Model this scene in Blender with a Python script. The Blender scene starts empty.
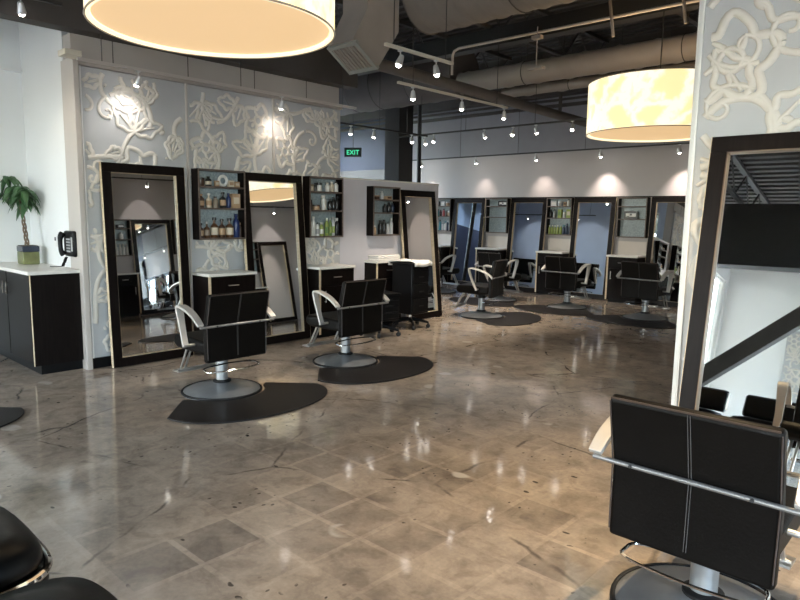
import bpy, math, random
from mathutils import Vector, Matrix
PI = math.pi
C = bpy.context.scene.collection
SC = bpy.context.scene
random.seed(7)

# ------------------------------------------------------------------ materials
MATS = {}
def nt(m): return m.node_tree.nodes, m.node_tree.links
def mat(name, col, rough=.5, metal=0., var=0., vscale=6., bump=0., bscale=40., spec=None, coat=0.):
    if name in MATS: return MATS[name]
    m = bpy.data.materials.new(name); m.use_nodes = True
    N, L = nt(m); b = N['Principled BSDF']
    b.inputs['Base Color'].default_value = (*col, 1); b.inputs['Roughness'].default_value = rough
    b.inputs['Metallic'].default_value = metal
    if spec is not None: b.inputs['Specular IOR Level'].default_value = spec
    if coat: b.inputs['Coat Weight'].default_value = coat; b.inputs['Coat Roughness'].default_value = .1
    tc = N.new('ShaderNodeTexCoord')
    if var:
        n = N.new('ShaderNodeTexNoise'); n.inputs['Scale'].default_value = vscale; n.inputs['Detail'].default_value = 4
        L.new(tc.outputs['Object'], n.inputs['Vector'])
        r = N.new('ShaderNodeValToRGB')
        r.color_ramp.elements[0].position = .3; r.color_ramp.elements[1].position = .7
        r.color_ramp.elements[0].color = (*[c*(1-var) for c in col], 1)
        r.color_ramp.elements[1].color = (*[min(1, c*(1+var)) for c in col], 1)
        L.new(n.outputs['Fac'], r.inputs['Fac']); L.new(r.outputs['Color'], b.inputs['Base Color'])
    if bump:
        n = N.new('ShaderNodeTexNoise'); n.inputs['Scale'].default_value = bscale; n.inputs['Detail'].default_value = 3
        L.new(tc.outputs['Object'], n.inputs['Vector'])
        bp = N.new('ShaderNodeBump'); bp.inputs['Strength'].default_value = bump; bp.inputs['Distance'].default_value = .01
        L.new(n.outputs['Fac'], bp.inputs['Height']); L.new(bp.outputs['Normal'], b.inputs['Normal'])
    MATS[name] = m; return m
def emis(name, col, strength, base=(0, 0, 0)):
    if name in MATS: return MATS[name]
    m = mat(name, base, .5); b = m.node_tree.nodes['Principled BSDF']
    b.inputs['Emission Color'].default_value = (*col, 1); b.inputs['Emission Strength'].default_value = strength
    return m
def wood(name, c0, c1, rough, sc=(30, 30, 2)):
    m = mat(name, c0, rough); N, L = nt(m); b = N['Principled BSDF']
    tc = N.new('ShaderNodeTexCoord'); mp = N.new('ShaderNodeMapping'); mp.inputs['Scale'].default_value = sc
    n = N.new('ShaderNodeTexNoise'); n.inputs['Scale'].default_value = 1.5; n.inputs['Detail'].default_value = 6
    r = N.new('ShaderNodeValToRGB'); r.color_ramp.elements[0].color = (*c0, 1); r.color_ramp.elements[1].color = (*c1, 1)
    r.color_ramp.elements[0].position = .35; r.color_ramp.elements[1].position = .65
    L.new(tc.outputs['Object'], mp.inputs[0]); L.new(mp.outputs[0], n.inputs['Vector'])
    L.new(n.outputs['Fac'], r.inputs[0]); L.new(r.outputs[0], b.inputs['Base Color']); return m

M_white = mat('white_wall_paint', (.80, .81, .80), .6, var=.02, vscale=1.5, bump=.04, bscale=120)
M_grey = mat('grey_wall_paint', (.52, .51, .505), .6, var=.03, vscale=1.5, bump=.04, bscale=120)
M_low = mat('lavender_white_paint', (.62, .60, .64), .6, var=.02)
M_lil = mat('pale_wall_paint', (.47, .44, .435), .6, var=.03, vscale=1.2, bump=.04, bscale=120)
M_band = mat('taupe_wall_paint', (.42, .385, .35), .6, var=.04, vscale=2)
M_blue2 = mat('blue_grey_paint', (.54, .60, .72), .6, var=.05, vscale=1.5)
M_blue = mat('slate_blue_paint', (.40, .55, .80), .6, var=.05, vscale=1.5)
M_navy = mat('navy_paint', (.03, .045, .10), .6, var=.05, vscale=1.5)
M_dark = mat('dark_ceiling_paint', (.058, .051, .046), .75, var=.15, vscale=3)
M_deck = mat('dark_deck_paint', (.055, .053, .05), .7, var=.12, vscale=4)
M_duct = mat('painted_duct_metal', (.17, .15, .13), .6, .0, var=.08, vscale=4)
M_ductd = mat('dark_duct_metal', (.10, .088, .08), .6, .0, var=.1, vscale=3)
M_ductl = mat('pale_duct_metal', (.30, .265, .235), .5, .0, var=.08, vscale=3)
M_grille = mat('grey_grille_metal', (.26, .27, .25), .5)
M_steel_k = mat('black_steel_paint', (.018, .018, .018), .5, var=.1)
M_brace = mat('charcoal_steel_paint', (.05, .047, .044), .55, var=.1)
M_leather = mat('black_leather', (.0032, .0026, .0022), .44, var=.2, vscale=8, bump=.10, bscale=90, spec=.13)
M_stitch = mat('grey_thread', (.075, .07, .066), .8)
M_pipe = mat('brown_black_piping', (.05, .035, .028), .35)
M_alu = mat('brushed_aluminium', (.60, .57, .53), .36, .9, var=.06, vscale=20)
M_arm = mat('satin_aluminium_arm', (.56, .53, .49), .42, .5, var=.04, vscale=12)
M_chrome = mat('chrome', (.75, .75, .75), .08, 1.)
M_base = mat('brushed_steel_base', (.33, .34, .345), .32, .6, var=.08, vscale=14)
M_bar = mat('dark_satin_steel', (.30, .295, .29), .35, .7)
M_rub = mat('black_rubber', (.007, .007, .007), .6, spec=.3)
M_matr = mat('dark_brown_floor_mat', (.013, .0105, .0095), .5, spec=.25, var=.15, vscale=6, bump=.1, bscale=200)
M_esp = wood('espresso_stained_wood', (.0035, .0021, .0018), (.0075, .0048, .0042), .40, (40, 40, 3))
M_esp.node_tree.nodes['Principled BSDF'].inputs['Specular IOR Level'].default_value = .12
M_maple = wood('raw_maple_edge', (.55, .44, .29), (.66, .54, .38), .5, (8, 8, 40))
M_ply = wood('layered_ply_edge', (.10, .055, .03), (.34, .24, .135), .5, (3, 110, 1))
M_walnut = wood('grey_walnut_edge', (.10, .075, .062), (.16, .125, .105), .5, (6, 6, 30))
M_mirror = mat('mirror_glass', (.86, .88, .88), .015, 1.)
M_top = mat('white_laminate', (.78, .75, .70), .3, var=.03, vscale=10)
M_splash = mat('cream_splash_panel', (.62, .56, .50), .5, var=.03, vscale=5)
M_trim = mat('beige_trim_paint', (.50, .46, .42), .5)
M_cream = mat('cream_rail_enamel', (.62, .57, .47), .45)
M_ground = mat('blue_grey_panel_board', (.46, .465, .47), .7, var=.04, vscale=4)
M_relief = mat('ivory_carved_relief', (.66, .62, .56), .65, var=.05, vscale=9)
M_pane_back = mat('pale_blue_acrylic', (.30, .36, .38), .35, var=.25, vscale=60)
M_lens = emis('lamp_lens_glow', (1, .93, .85), 30.)
M_towel = mat('white_terry_cloth', (.80, .77, .73), .95, bump=.5, bscale=150)
M_green_leaf = mat('glossy_green_leaf', (.045, .105, .04), .4, var=.45, vscale=7)
M_bark = mat('braided_bark', (.16, .11, .07), .8, var=.35, vscale=30)
M_potn = mat('navy_glaze', (.018, .025, .045), .25)
M_poto = mat('olive_glaze', (.14, .15, .055), .35, var=.25, vscale=12)
M_soil = mat('potting_soil', (.03, .02, .012), .95, var=.4, vscale=40)
M_plast = mat('black_plastic', (.005, .005, .0055), .4, spec=.15)
M_plastw = mat('white_plastic', (.78, .78, .76), .4)
M_silver = mat('silver_plastic', (.55, .55, .55), .35, .4)
M_vinyl = mat('black_vinyl', (.005, .005, .005), .34, spec=.22, var=.2, vscale=5, bump=.05, bscale=30)

def glass_thin():
    m = bpy.data.materials.new('clear_window_glass'); m.use_nodes = True; N, L = nt(m); N.clear()
    o = N.new('ShaderNodeOutputMaterial'); t = N.new('ShaderNodeBsdfTransparent'); g = N.new('ShaderNodeBsdfGlossy')
    g.inputs['Roughness'].default_value = .02; 
    t.inputs[0].default_value = (.95, .97, .97, 1); mx = N.new('ShaderNodeMixShader')
    mx.inputs[0].default_value = .07; L.new(t.outputs[0], mx.inputs[1]); L.new(g.outputs[0], mx.inputs[2]); L.new(mx.outputs[0], o.inputs[0])
    return m
M_glass = glass_thin()

def concrete():
    m = bpy.data.materials.new('polished_concrete'); m.use_nodes = True; N, L = nt(m); b = N['Principled BSDF']
    tc = N.new('ShaderNodeTexCoord')
    def noise(s, d=5, rough=.55, dist=0):
        n = N.new('ShaderNodeTexNoise'); n.inputs['Scale'].default_value = s; n.inputs['Detail'].default_value = d
        n.inputs['Roughness'].default_value = rough; n.inputs['Distortion'].default_value = dist
        L.new(tc.outputs['Object'], n.inputs['Vector']); return n.outputs['Fac']
    def ramp(f, p0, p1, c0=(0, 0, 0), c1=(1, 1, 1)):
        r = N.new('ShaderNodeValToRGB'); e = r.color_ramp.elements
        e[0].position = p0; e[1].position = p1; e[0].color = (*c0, 1); e[1].color = (*c1, 1)
        L.new(f, r.inputs[0]); return r.outputs[0]
    def mth(op, a, c=None, v=None):
        x = N.new('ShaderNodeMath'); x.operation = op; L.new(a, x.inputs[0])
        if c is not None: L.new(c, x.inputs[1])
        if v is not None: x.inputs[1].default_value = v
        return x.outputs[0]
    def mix(f, a, c, mode='MIX'):
        x = N.new('ShaderNodeMix'); x.data_type = 'RGBA'; x.blend_type = mode
        if isinstance(f, float): x.inputs[0].default_value = f
        else: L.new(f, x.inputs[0])
        for s, v in ((6, a), (7, c)):
            if isinstance(v, tuple): x.inputs[s].default_value = (*v, 1)
            else: L.new(v, x.inputs[s])
        return x.outputs[2]
    big = ramp(noise(.55, 6, .6, .4), .32, .68, (.33, .27, .21), (.47, .395, .315))
    med = ramp(noise(3.2, 8, .65, .6), .3, .7, (.66, .66, .67), (1.16, 1.14, 1.12))
    col0 = ramp(noise(7.5, 6, .6, .8), .36, .52, (.80, .79, .79), (1.03, 1.03, 1.03))
    med = mix(1., med, col0, 'MULTIPLY')
    col = mix(1., big, med, 'MULTIPLY')
    fine = ramp(noise(45, 4), .3, .7, (.9, .9, .9), (1.06, 1.06, 1.06))
    col = mix(1., col, fine, 'MULTIPLY')
    # ghost of old one foot tiles
    mp = N.new('ShaderNodeMapping'); mp.inputs['Location'].default_value = (3.0, -.1, 0); L.new(tc.outputs['Object'], mp.inputs[0])
    br = N.new('ShaderNodeTexBrick'); br.offset = 0; br.squash = 1
    br.inputs['Scale'].default_value = 1; br.inputs['Brick Width'].default_value = .315; br.inputs['Row Height'].default_value = .312
    br.inputs['Mortar Size'].default_value = .017; br.inputs['Mortar Smooth'].default_value = .35; br.inputs['Bias'].default_value = 0
    br.inputs['Color1'].default_value = (.50, .50, .52, 1); br.inputs['Color2'].default_value = (1.0, .99, .97, 1); br.inputs['Mortar'].default_value = (1.04, 1.03, 1.02, 1)
    L.new(mp.outputs[0], br.inputs['Vector'])
    gr = N.new('ShaderNodeVectorMath'); gr.operation = 'DISTANCE'; gr.inputs[1].default_value = (-2.0, 2.1, 0); L.new(tc.outputs['Object'], gr.inputs[0])
    near = N.new('ShaderNodeMapRange'); near.inputs[1].default_value = .8; near.inputs[2].default_value = 2.3; near.inputs[3].default_value = 1; near.inputs[4].default_value = 0
    L.new(gr.outputs['Value'], near.inputs[0])
    gm = mth('MULTIPLY', near.outputs[0], ramp(noise(1.7, 3), .36, .54))
    gm = mth('MULTIPLY', gm, v=.8)
    col = mix(gm, col, mix(1., col, br.outputs['Color'], 'MULTIPLY'))
    # cracks
    dv = N.new('ShaderNodeMix'); dv.data_type = 'VECTOR'; dv.inputs[0].default_value = .12
    nv = N.new('ShaderNodeTexNoise'); nv.inputs['Scale'].default_value = 2.5; nv.inputs['Detail'].default_value = 5; L.new(tc.outputs['Object'], nv.inputs['Vector'])
    L.new(tc.outputs['Object'], dv.inputs[4]); L.new(nv.outputs['Color'], dv.inputs[5])
    vo = N.new('ShaderNodeTexVoronoi'); vo.feature = 'DISTANCE_TO_EDGE'; vo.inputs['Scale'].default_value = .75; L.new(dv.outputs[1], vo.inputs['Vector'])
    cr = ramp(vo.outputs['Distance'], .002, .007, (1, 1, 1), (0, 0, 0))
    cr = mth('MULTIPLY', cr, ramp(noise(2.2, 3), .47, .56))
    col = mix(mth('MULTIPLY', cr, v=.75), col, (.05, .042, .036))
    # pits and chips
    def spots(scale, thr, nscale, n0, n1, stretch=(1, 1, 1)):
        mm = N.new('ShaderNodeMapping'); mm.inputs['Scale'].default_value = stretch; L.new(dv.outputs[1], mm.inputs[0])
        v = N.new('ShaderNodeTexVoronoi'); v.inputs['Scale'].default_value = scale; L.new(mm.outputs[0], v.inputs['Vector'])
        s = ramp(v.outputs['Distance'], thr*.8, thr, (1, 1, 1), (0, 0, 0))
        return mth('MULTIPLY', s, ramp(noise(nscale, 2), n0, n1))
    p1 = spots(6.5, .12, 3.1, .55, .58, (1, 1.8, 1)); p2 = spots(16, .16, 2.3, .55, .60, (1.4, 1, 1)); p3 = spots(2.3, .17, 1.7, .54, .56, (1, 1.3, 1))
    col = mix(mth('MULTIPLY', p3, v=.8), col, (.52, .47, .40))
    col = mix(mth('MULTIPLY', p1, v=.85), col, (.035, .03, .026))
    col = mix(mth('MULTIPLY', p2, v=.8), col, (.05, .042, .036))
    L.new(col, b.inputs['Base Color'])
    rr = ramp(noise(1.6, 6, .6), .3, .7, (.03, .03, .03), (.11, .11, .11)); L.new(rr, b.inputs['Roughness'])
    b.inputs['Specular IOR Level'].default_value = .6
    bp = N.new('ShaderNodeBump'); bp.inputs['Strength'].default_value = .05; bp.inputs['Distance'].default_value = .02
    L.new(noise(9, 4), bp.inputs['Height']); L.new(bp.outputs[0], b.inputs['Normal'])
    return m
M_floor = concrete()

def shade_mat():
    m = bpy.data.materials.new('lit_patterned_lampshade'); m.use_nodes = True; N, L = nt(m); b = N['Principled BSDF']
    tc = N.new('ShaderNodeTexCoord'); n = N.new('ShaderNodeTexNoise'); n.inputs['Scale'].default_value = 4.; n.inputs['Detail'].default_value = 5
    L.new(tc.outputs['Object'], n.inputs['Vector'])
    dv = N.new('ShaderNodeMix'); dv.data_type = 'VECTOR'; dv.inputs[0].default_value = .33
    L.new(tc.outputs['Object'], dv.inputs[4]); L.new(n.outputs['Color'], dv.inputs[5])
    v = N.new('ShaderNodeTexVoronoi'); v.feature = 'DISTANCE_TO_EDGE'; v.inputs['Scale'].default_value = 5.5; L.new(dv.outputs[1], v.inputs['Vector'])
    r = N.new('ShaderNodeValToRGB'); e = r.color_ramp.elements
    e[0].position = .05; e[1].position = .24; e[0].color = (1.05, 1.0, .86, 1); e[1].color = (1.0, .84, .42, 1)
    L.new(v.outputs['Distance'], r.inputs[0])
    b.inputs['Base Color'].default_value = (.6, .5, .3, 1)
    L.new(r.outputs[0], b.inputs['Emission Color']); b.inputs['Emission Strength'].default_value = SHADE_E
    return m
SHADE_E = .82
SKY = 5.6

# ------------------------------------------------------------------ mesh builder
class MB:
    def __init__(s): s.v = []; s.f = []; s.m = []
    def add(s, vs, fs, mi=0, M=None):
        o = len(s.v)
        for p in vs:
            p = Vector(p); s.v.append(tuple(M @ p) if M else tuple(p))
        for f in fs: s.f.append(tuple(i+o for i in f)); s.m.append(mi)
        return s
    def box(s, x0, x1, y0, y1, z0, z1, mi=0, M=None):
        vs = [(x, y, z) for z in (z0, z1) for y in (y0, y1) for x in (x0, x1)]
        return s.add(vs, [(0, 2, 3, 1), (4, 5, 7, 6), (0, 1, 5, 4), (2, 6, 7, 3), (0, 4, 6, 2), (1, 3, 7, 5)], mi, M)
    def prism(s, poly, a0, a1, axis='x', mi=0, M=None):      # poly CCW in the other two axes, extruded along axis
        n = len(poly); g = {'x': lambda p, a: (a, p[0], p[1]), 'y': lambda p, a: (p[0], a, p[1]), 'z': lambda p, a: (p[0], p[1], a)}[axis]
        vs = [g(p, a0) for p in poly]+[g(p, a1) for p in poly]
        fs = [tuple(range(n))[::-1], tuple(range(n, 2*n))]+[(i, (i+1) % n, (i+1) % n+n, i+n) for i in range(n)]
        if axis == 'y': fs = [f[::-1] for f in fs]
        return s.add(vs, fs, mi, M)
    def lathe(s, prof, n=24, c=(0, 0, 0), mi=0, M=None):      # prof (r,z) bottom to top
        vs = []; fs = []
        for r, z in prof:
            for j in range(n): a = 2*PI*j/n; vs.append((c[0]+r*math.cos(a), c[1]+r*math.sin(a), c[2]+z))
        for i in range(len(prof)-1):
            for j in range(n): k = (j+1) % n; fs.append((i*n+j, i*n+k, i*n+n+k, i*n+n+j))
        fs.append(tuple(range(n))[::-1]); t = (len(prof)-1)*n; fs.append(tuple(range(t, t+n)))
        return s.add(vs, fs, mi, M)
    def tube(s, pts, r, n=8, closed=False, mi=0, M=None, caps=True):
        pts = [Vector(p) for p in pts]; m = len(pts); vs = []; fs = []
        rs = r if isinstance(r, (list, tuple)) else [r]*m
        T = []
        for i in range(m):
            a = pts[i-1] if (i or closed) else pts[0]; b = pts[(i+1) % m] if (i < m-1 or closed) else pts[-1]
            T.append((b-a).normalized())
        up = Vector((0, 0, 1)) if abs(T[0].z) < .9 else Vector((1, 0, 0)); u = T[0].cross(up).normalized()
        for i in range(m):
            u = (u-T[i]*u.dot(T[i])).normalized(); w = T[i].cross(u)
            for j in range(n): a = 2*PI*j/n; vs.append(pts[i]+(u*math.cos(a)+w*math.sin(a))*rs[i])
        for i in range(m if closed else m-1):
            q = (i+1) % m
            for j in range(n): k = (j+1) % n; fs.append((i*n+j, i*n+k, q*n+k, q*n+j))
        if not closed and caps: fs.append(tuple(range(n))[::-1]); fs.append(tuple(range((m-1)*n, m*n)))
        return s.add(vs, fs, mi, M)
    def cyl(s, a, b, r, n=12, mi=0, M=None): return s.tube([a, b], r, n, mi=mi, M=M)
    def ribbon(s, pts, w, t, ax=(1, 0, 0), mi=0, M=None):   # flat band: width w along ax, thickness t
        pts = [Vector(p) for p in pts]; ax = Vector(ax); m = len(pts); vs = []; fs = []
        ws = w if isinstance(w, (list, tuple)) else [w]*m
        for i in range(m):
            d = (pts[min(i+1, m-1)]-pts[max(i-1, 0)]).normalized(); nn = d.cross(ax).normalized()
            for sa, sb in ((-1, -1), (1, -1), (1, 1), (-1, 1)): vs.append(pts[i]+ax*sa*ws[i]/2+nn*sb*t/2)
        for i in range(m-1):
            for j in range(4): k = (j+1) % 4; fs.append((i*4+j, i*4+k, i*4+4+k, i*4+4+j))
        fs += [(3, 2, 1, 0), tuple(range(4*m-4, 4*m))]
        return s.add(vs, fs, mi, M)
    def obj(s, name, mats, parent=None, bevel=0, seg=2, smooth=40):
        me = bpy.data.meshes.new(name); me.from_pydata(s.v, [], s.f)
        for m in (mats if isinstance(mats, (list, tuple)) else [mats]): me.materials.append(m)
        me.polygons.foreach_set('material_index', s.m); me.update()
        import bmesh
        bm = bmesh.new(); bm.from_mesh(me); bmesh.ops.recalc_face_normals(bm, faces=bm.faces); bm.to_mesh(me); bm.free()
        if smooth: me.shade_smooth(); me.set_sharp_from_angle(angle=math.radians(smooth))
        o = bpy.data.objects.new(name, me); C.objects.link(o)
        if parent: o.parent = parent
        if bevel:
            b = o.modifiers.new('bevel', 'BEVEL'); b.width = bevel; b.segments = seg; b.limit_method = 'ANGLE'; b.angle_limit = math.radians(50)
            if smooth: b.harden_normals = False
        return o
def tag(o, label, cat, group=None, kind=None):
    o['label'] = label; o['category'] = cat
    if group: o['group'] = group
    if kind: o['kind'] = kind
    return o
def thing(name, label, cat, loc=(0, 0, 0), rz=0, group=None, rx=0):
    o = bpy.data.objects.new(name, None); C.objects.link(o); o.location = loc; o.rotation_euler = (rx, 0, rz); o.empty_display_size = .1
    return tag(o, label, cat, group)
def struct(name, mb, m, parent=None, **k):
    o = mb.obj(name, m, parent, **k); o['kind'] = 'structure'; return o
def dup(root, label, loc, rz=None, group=None):
    r = root.copy(); C.objects.link(r); r.location = loc; r['label'] = label
    if rz is not None: r.rotation_euler = (root.rotation_euler[0], 0, rz)
    if group: r['group'] = group
    for ch in list(root.children):
        c = ch.copy(); C.objects.link(c); c.parent = r
        for g in ch.children:
            d = g.copy(); C.objects.link(d); d.parent = c
    return r
def smooth_path(pts, n=6, closed=False):
    pts = [Vector(p) for p in pts]; out = []; m = len(pts)
    for i in range(m if closed else m-1):
        if closed: p0, p1, p2, p3 = pts[i-1], pts[i], pts[(i+1) % m], pts[(i+2) % m]
        else: p0, p1, p2, p3 = pts[max(i-1, 0)], pts[i], pts[i+1], pts[min(i+2, m-1)]
        for k in range(n):
            t = k/n
            out.append(.5*((2*p1)+(p2-p0)*t+(2*p0-5*p1+4*p2-p3)*t*t+(3*p1-p0-3*p2+p3)*t**3))
    if not closed: out.append(pts[-1])
    return out

# ------------------------------------------------------------------ setting
YB = 11.45; XL = -6.24; YR = 4.10; ZC = 4.6
struct('floor', MB().box(-13.4, 3.8, -8.4, 11.8, -.12, 0), M_floor)
# ceiling: ribbed deck, ribs along X
prof = []
y = -8.4; top = ZC
while y < 11.8:
    prof += [(y, top), (y+.09, top), (y+.115, top+.07), (y+.175, top+.07)]; y += .2
mb = MB(); n = len(prof)
mb.add([(x, p[0], p[1]) for x in (-13.4, 3.8) for p in prof], [(i, i+1, n+i+1, n+i) for i in range(n-1)])
mb.box(-13.4, 3.8, -8.4, 11.8, ZC+.12, ZC+.2)
struct('ceiling', mb, M_deck)
# back wall with a dark strip on top
struct('wall_back', MB().box(-10.4, .75, YB, YB+.2, 0, 2.76).box(-13.3, -10.4, YB, YB+.2, 0, ZC, 2).box(-10.4, .75, YB, YB+.2, 2.76, ZC, 1), [M_lil, mat('blue_grey_upper_paint', (.25, .25, .28), .65, var=.03), mat('deep_blue_paint', (.032, .045, .085), .65, var=.04)])
struct('trim_1', MB().box(-13.2, .6, YB-.25, YB, 3.80, ZC), M_dark)
struct('trim_2', MB().box(-13.2, .6, YB-.06, YB, 3.60, 3.66).box(-13.2, .6, YB-.05, YB, 3.72, 3.76), M_dark)
struct('trim_3', MB().box(-9.9, -3.3, YB-.02, YB-.001, 1.88, 1.90), M_esp)
struct('baseboard_back', MB().box(-13.2, .6, YB-.015, YB, 0, .12), M_plast)
FARW_ADDED = (-9.25, -7.85, .3, 3.4)  # unseen window, added to bring more daylight onto the far blue wall
FW = (8.0, 11.0, .9, 3.7)
# far left wall behind the feature wall
mb = MB().box(-13.3, -13.1, 2.4, FW[0], 2.3, ZC, 0).box(-13.3, -13.1, 2.4, FW[0], 0, 2.3, 1).box(-13.3, -13.1, FW[0], FW[1], 0, FW[2], 1).box(-13.3, -13.1, FW[0], FW[1], FW[3], ZC, 0).box(-13.3, -13.1, FW[1], YB, 0, ZC, 0)
struct('wall_far', mb, [M_blue, M_navy])
struct('wall_lining', MB().box(-13.1, -9.25, 2.56, 2.60, 0, ZC).box(-7.85, -6.5, 2.56, 2.60, 0, ZC).box(-9.25, -7.85, 2.56, 2.60, 0, .3).box(-9.25, -7.85, 2.56, 2.60, 3.4, ZC), M_blue2)
# feature wall, taupe band above the carved panels
struct('wall_left', MB().box(-6.48, -6.30, 2.405, 5.63, 0, 3.08), M_band)
struct('trim_4', MB().box(-6.50, -6.215, 2.385, 2.435, 0, 2.86), M_trim, bevel=.004)
struct('trim_5', MB().box(-6.298, -6.235, 2.44, 5.63, 2.805, 2.835), M_band)
mb = MB()
for yy in (2.78, 3.55, 4.36, 5.1): mb.box(-6.3, -6.297, yy, yy+.008, 2.85, 3.08)
struct('trim_6', mb, M_dark)
struct('baseboard_left', MB().box(-6.30, -6.245, 2.45, 5.63, 0, .10), M_plast)
# low white wall
struct('wall_low', MB().box(-6.42, -6.28, 5.63, 7.62, 0, 1.955), M_low)
struct('trim_7', MB().box(-6.425, -6.275, 5.632, 7.625, 1.955, 1.975), M_top)
# white alcove
def wall_with_holes(axis, at, th, a0, a1, z1, holes):     # holes: (a,b,zlo,zhi) sorted
    mb = MB()
    def bx(p, q, zl, zh):
        if q-p < 1e-4 or zh-zl < 1e-4: return
        if axis == 'x': mb.box(p, q, at, at+th, zl, zh)
        else: mb.box(at, at+th, p, q, zl, zh)
    cur = a0
    for a, b, zl, zh in holes: bx(cur, a, 0, z1); bx(a, b, 0, zl); bx(a, b, zh, z1); cur = b
    bx(cur, a1, 0, z1); return mb
struct('wall_alcove', wall_with_holes('x', 2.40, .16, -13.3, -6.485, ZC, [FARW_ADDED]), M_white)
struct('wall_side', MB().box(-7.75, -7.60, -2.2, 2.40, 0, ZC), M_white)
struct('trim_8', MB().box(-7.6, -7.56, -2.0, 2.40, 2.90, 2.93), M_white)
W1 = (-7.3, -4.9, .15, 3.1)
struct('wall_street', wall_with_holes('x', -2.2, .18, -7.6, -4.68, ZC, [W1]), M_white)
W2 = (-7.85, -5.5, .12, 3.7); W3 = (-5.0, -2.6, .12, 3.7)
struct('wall_entry', wall_with_holes('y', -4.68, .18, -8.2, -2.2, ZC, [W2, W3]), M_white)
W4_ADDED = (-1.2, .7, .15, 3.2); W5_ADDED = (.9, 3.2, .15, 3.2)  # unseen rear windows, added for cool frontal daylight
struct('wall_rear', wall_with_holes('x', -8.2, .2, -4.5, 3.6, ZC, [W4_ADDED, W5_ADDED]), M_white)
W6_ADDED = (-5.6, -2.2, .1, 3.0); W7_ADDED = (-1.8, 1.6, .1, 3.0)  # unseen side windows, added to light the carved panel, floor and left walls
struct('wall_right', wall_with_holes('y', 3.4, .2, -8.0, 4.1, ZC, [W6_ADDED, W7_ADDED]), M_white)
struct('wall_aisle', MB().box(.60, .75, 4.28, YB, 0, ZC), M_lil)
struct('wall_panel', MB().box(-1.44, 3.4, YR+.03, YR+.18, 0, ZC), M_white)

def window(i, axis, at, a, b, zl, zh, nm):
    fr = MB(); w = .06
    def bx(m, p, q, r, s, t0=-.03, t1=.05):
        if axis == 'x': m.box(p, q, at+t0, at+t1, r, s)
        else: m.box(at+t0, at+t1, p, q, r, s)
    bx(fr, a, b, zl, zl+w); bx(fr, a, b, zh-w, zh); bx(fr, a, a+w, zl+w, zh-w); bx(fr, b-w, b, zl+w, zh-w)
    for k in range(1, nm): c = a+(b-a)*k/nm; bx(fr, c-w/2, c+w/2, zl+w, zh-w, -.02, .04)
    c = zl+(zh-zl)*.42; bx(fr, a+w, b-w, c-w/2, c+w/2, -.015, .035)
    f = struct('window_%d' % i, fr, M_white)
    g = MB(); bx(g, a+w, b-w, zl+w, zh-w, .006, .012); struct('pane', g, M_glass, f)
    L = bpy.data.lights.new('window_portal', 'AREA'); L.shape = 'RECTANGLE'; L.size = b-a; L.size_y = zh-zl
    L.cycles.is_portal = True
    return L
def portal(L, loc, rot):
    o = bpy.data.objects.new('window_portal', L); C.objects.link(o); o.location = loc; o.rotation_euler = rot
portal(window(1, 'x', -2.12, *W1, 2), (-6.1, -2.24, 1.62), (-PI/2, 0, PI))
portal(window(2, 'y', -4.6, *W2, 2), (-4.72, -6.675, 1.91), (PI/2, 0, -PI/2))
portal(window(3, 'y', -4.6, *W3, 2), (-4.72, -3.8, 1.91), (PI/2, 0, -PI/2))
portal(window(4, 'x', -8.1, *W4_ADDED, 2), (-.25, -8.25, 1.67), (-PI/2, 0, PI))
portal(window(5, 'x', -8.1, *W5_ADDED, 2), (2.05, -8.25, 1.67), (-PI/2, 0, PI))
portal(window(6, 'y', -13.2, *FW, 3), (-13.35, 9.5, 2.3), (PI/2, 0, -PI/2))
portal(window(7, 'y', 3.5, *W6_ADDED, 3), (3.65, -3.9, 1.55), (PI/2, 0, PI/2))
portal(window(8, 'y', 3.5, *W7_ADDED, 3), (3.65, -.1, 1.55), (PI/2, 0, PI/2))
portal(window(9, 'x', 2.46, *FARW_ADDED, 2), (-8.55, 2.37, 1.85), (-PI/2, 0, PI))
# outside ground seen through the panes
struct('ground', MB().box(-60, 60, -60, 60, -.30, -.15), mat('pale_paving', (.42, .42, .38), .9, var=.1))  # plain grey paving colour with slight random tone
o = MB().box(-30, -16, -30, 2, -.15, .02).obj('grass_strip', mat('lawn_green', (.16, .32, .07), .95, var=.3, vscale=3)); tag(o, 'bright green lawn strip beyond the entry window', 'lawn', kind='stuff')
# exit door far left in the back wall
d = struct('door_1', MB().box(-12.75, -10.6, YB-.04, YB-.002, 0, 2.42), M_steel_k)
struct('door_frame', MB().box(-12.85, -12.75, YB-.07, YB-.002, 0, 2.55).box(-10.6, -10.5, YB-.07, YB-.002, 0, 2.55).box(-12.85, -10.5, YB-.07, YB-.002, 2.36, 2.60), M_steel_k, d)

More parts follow.
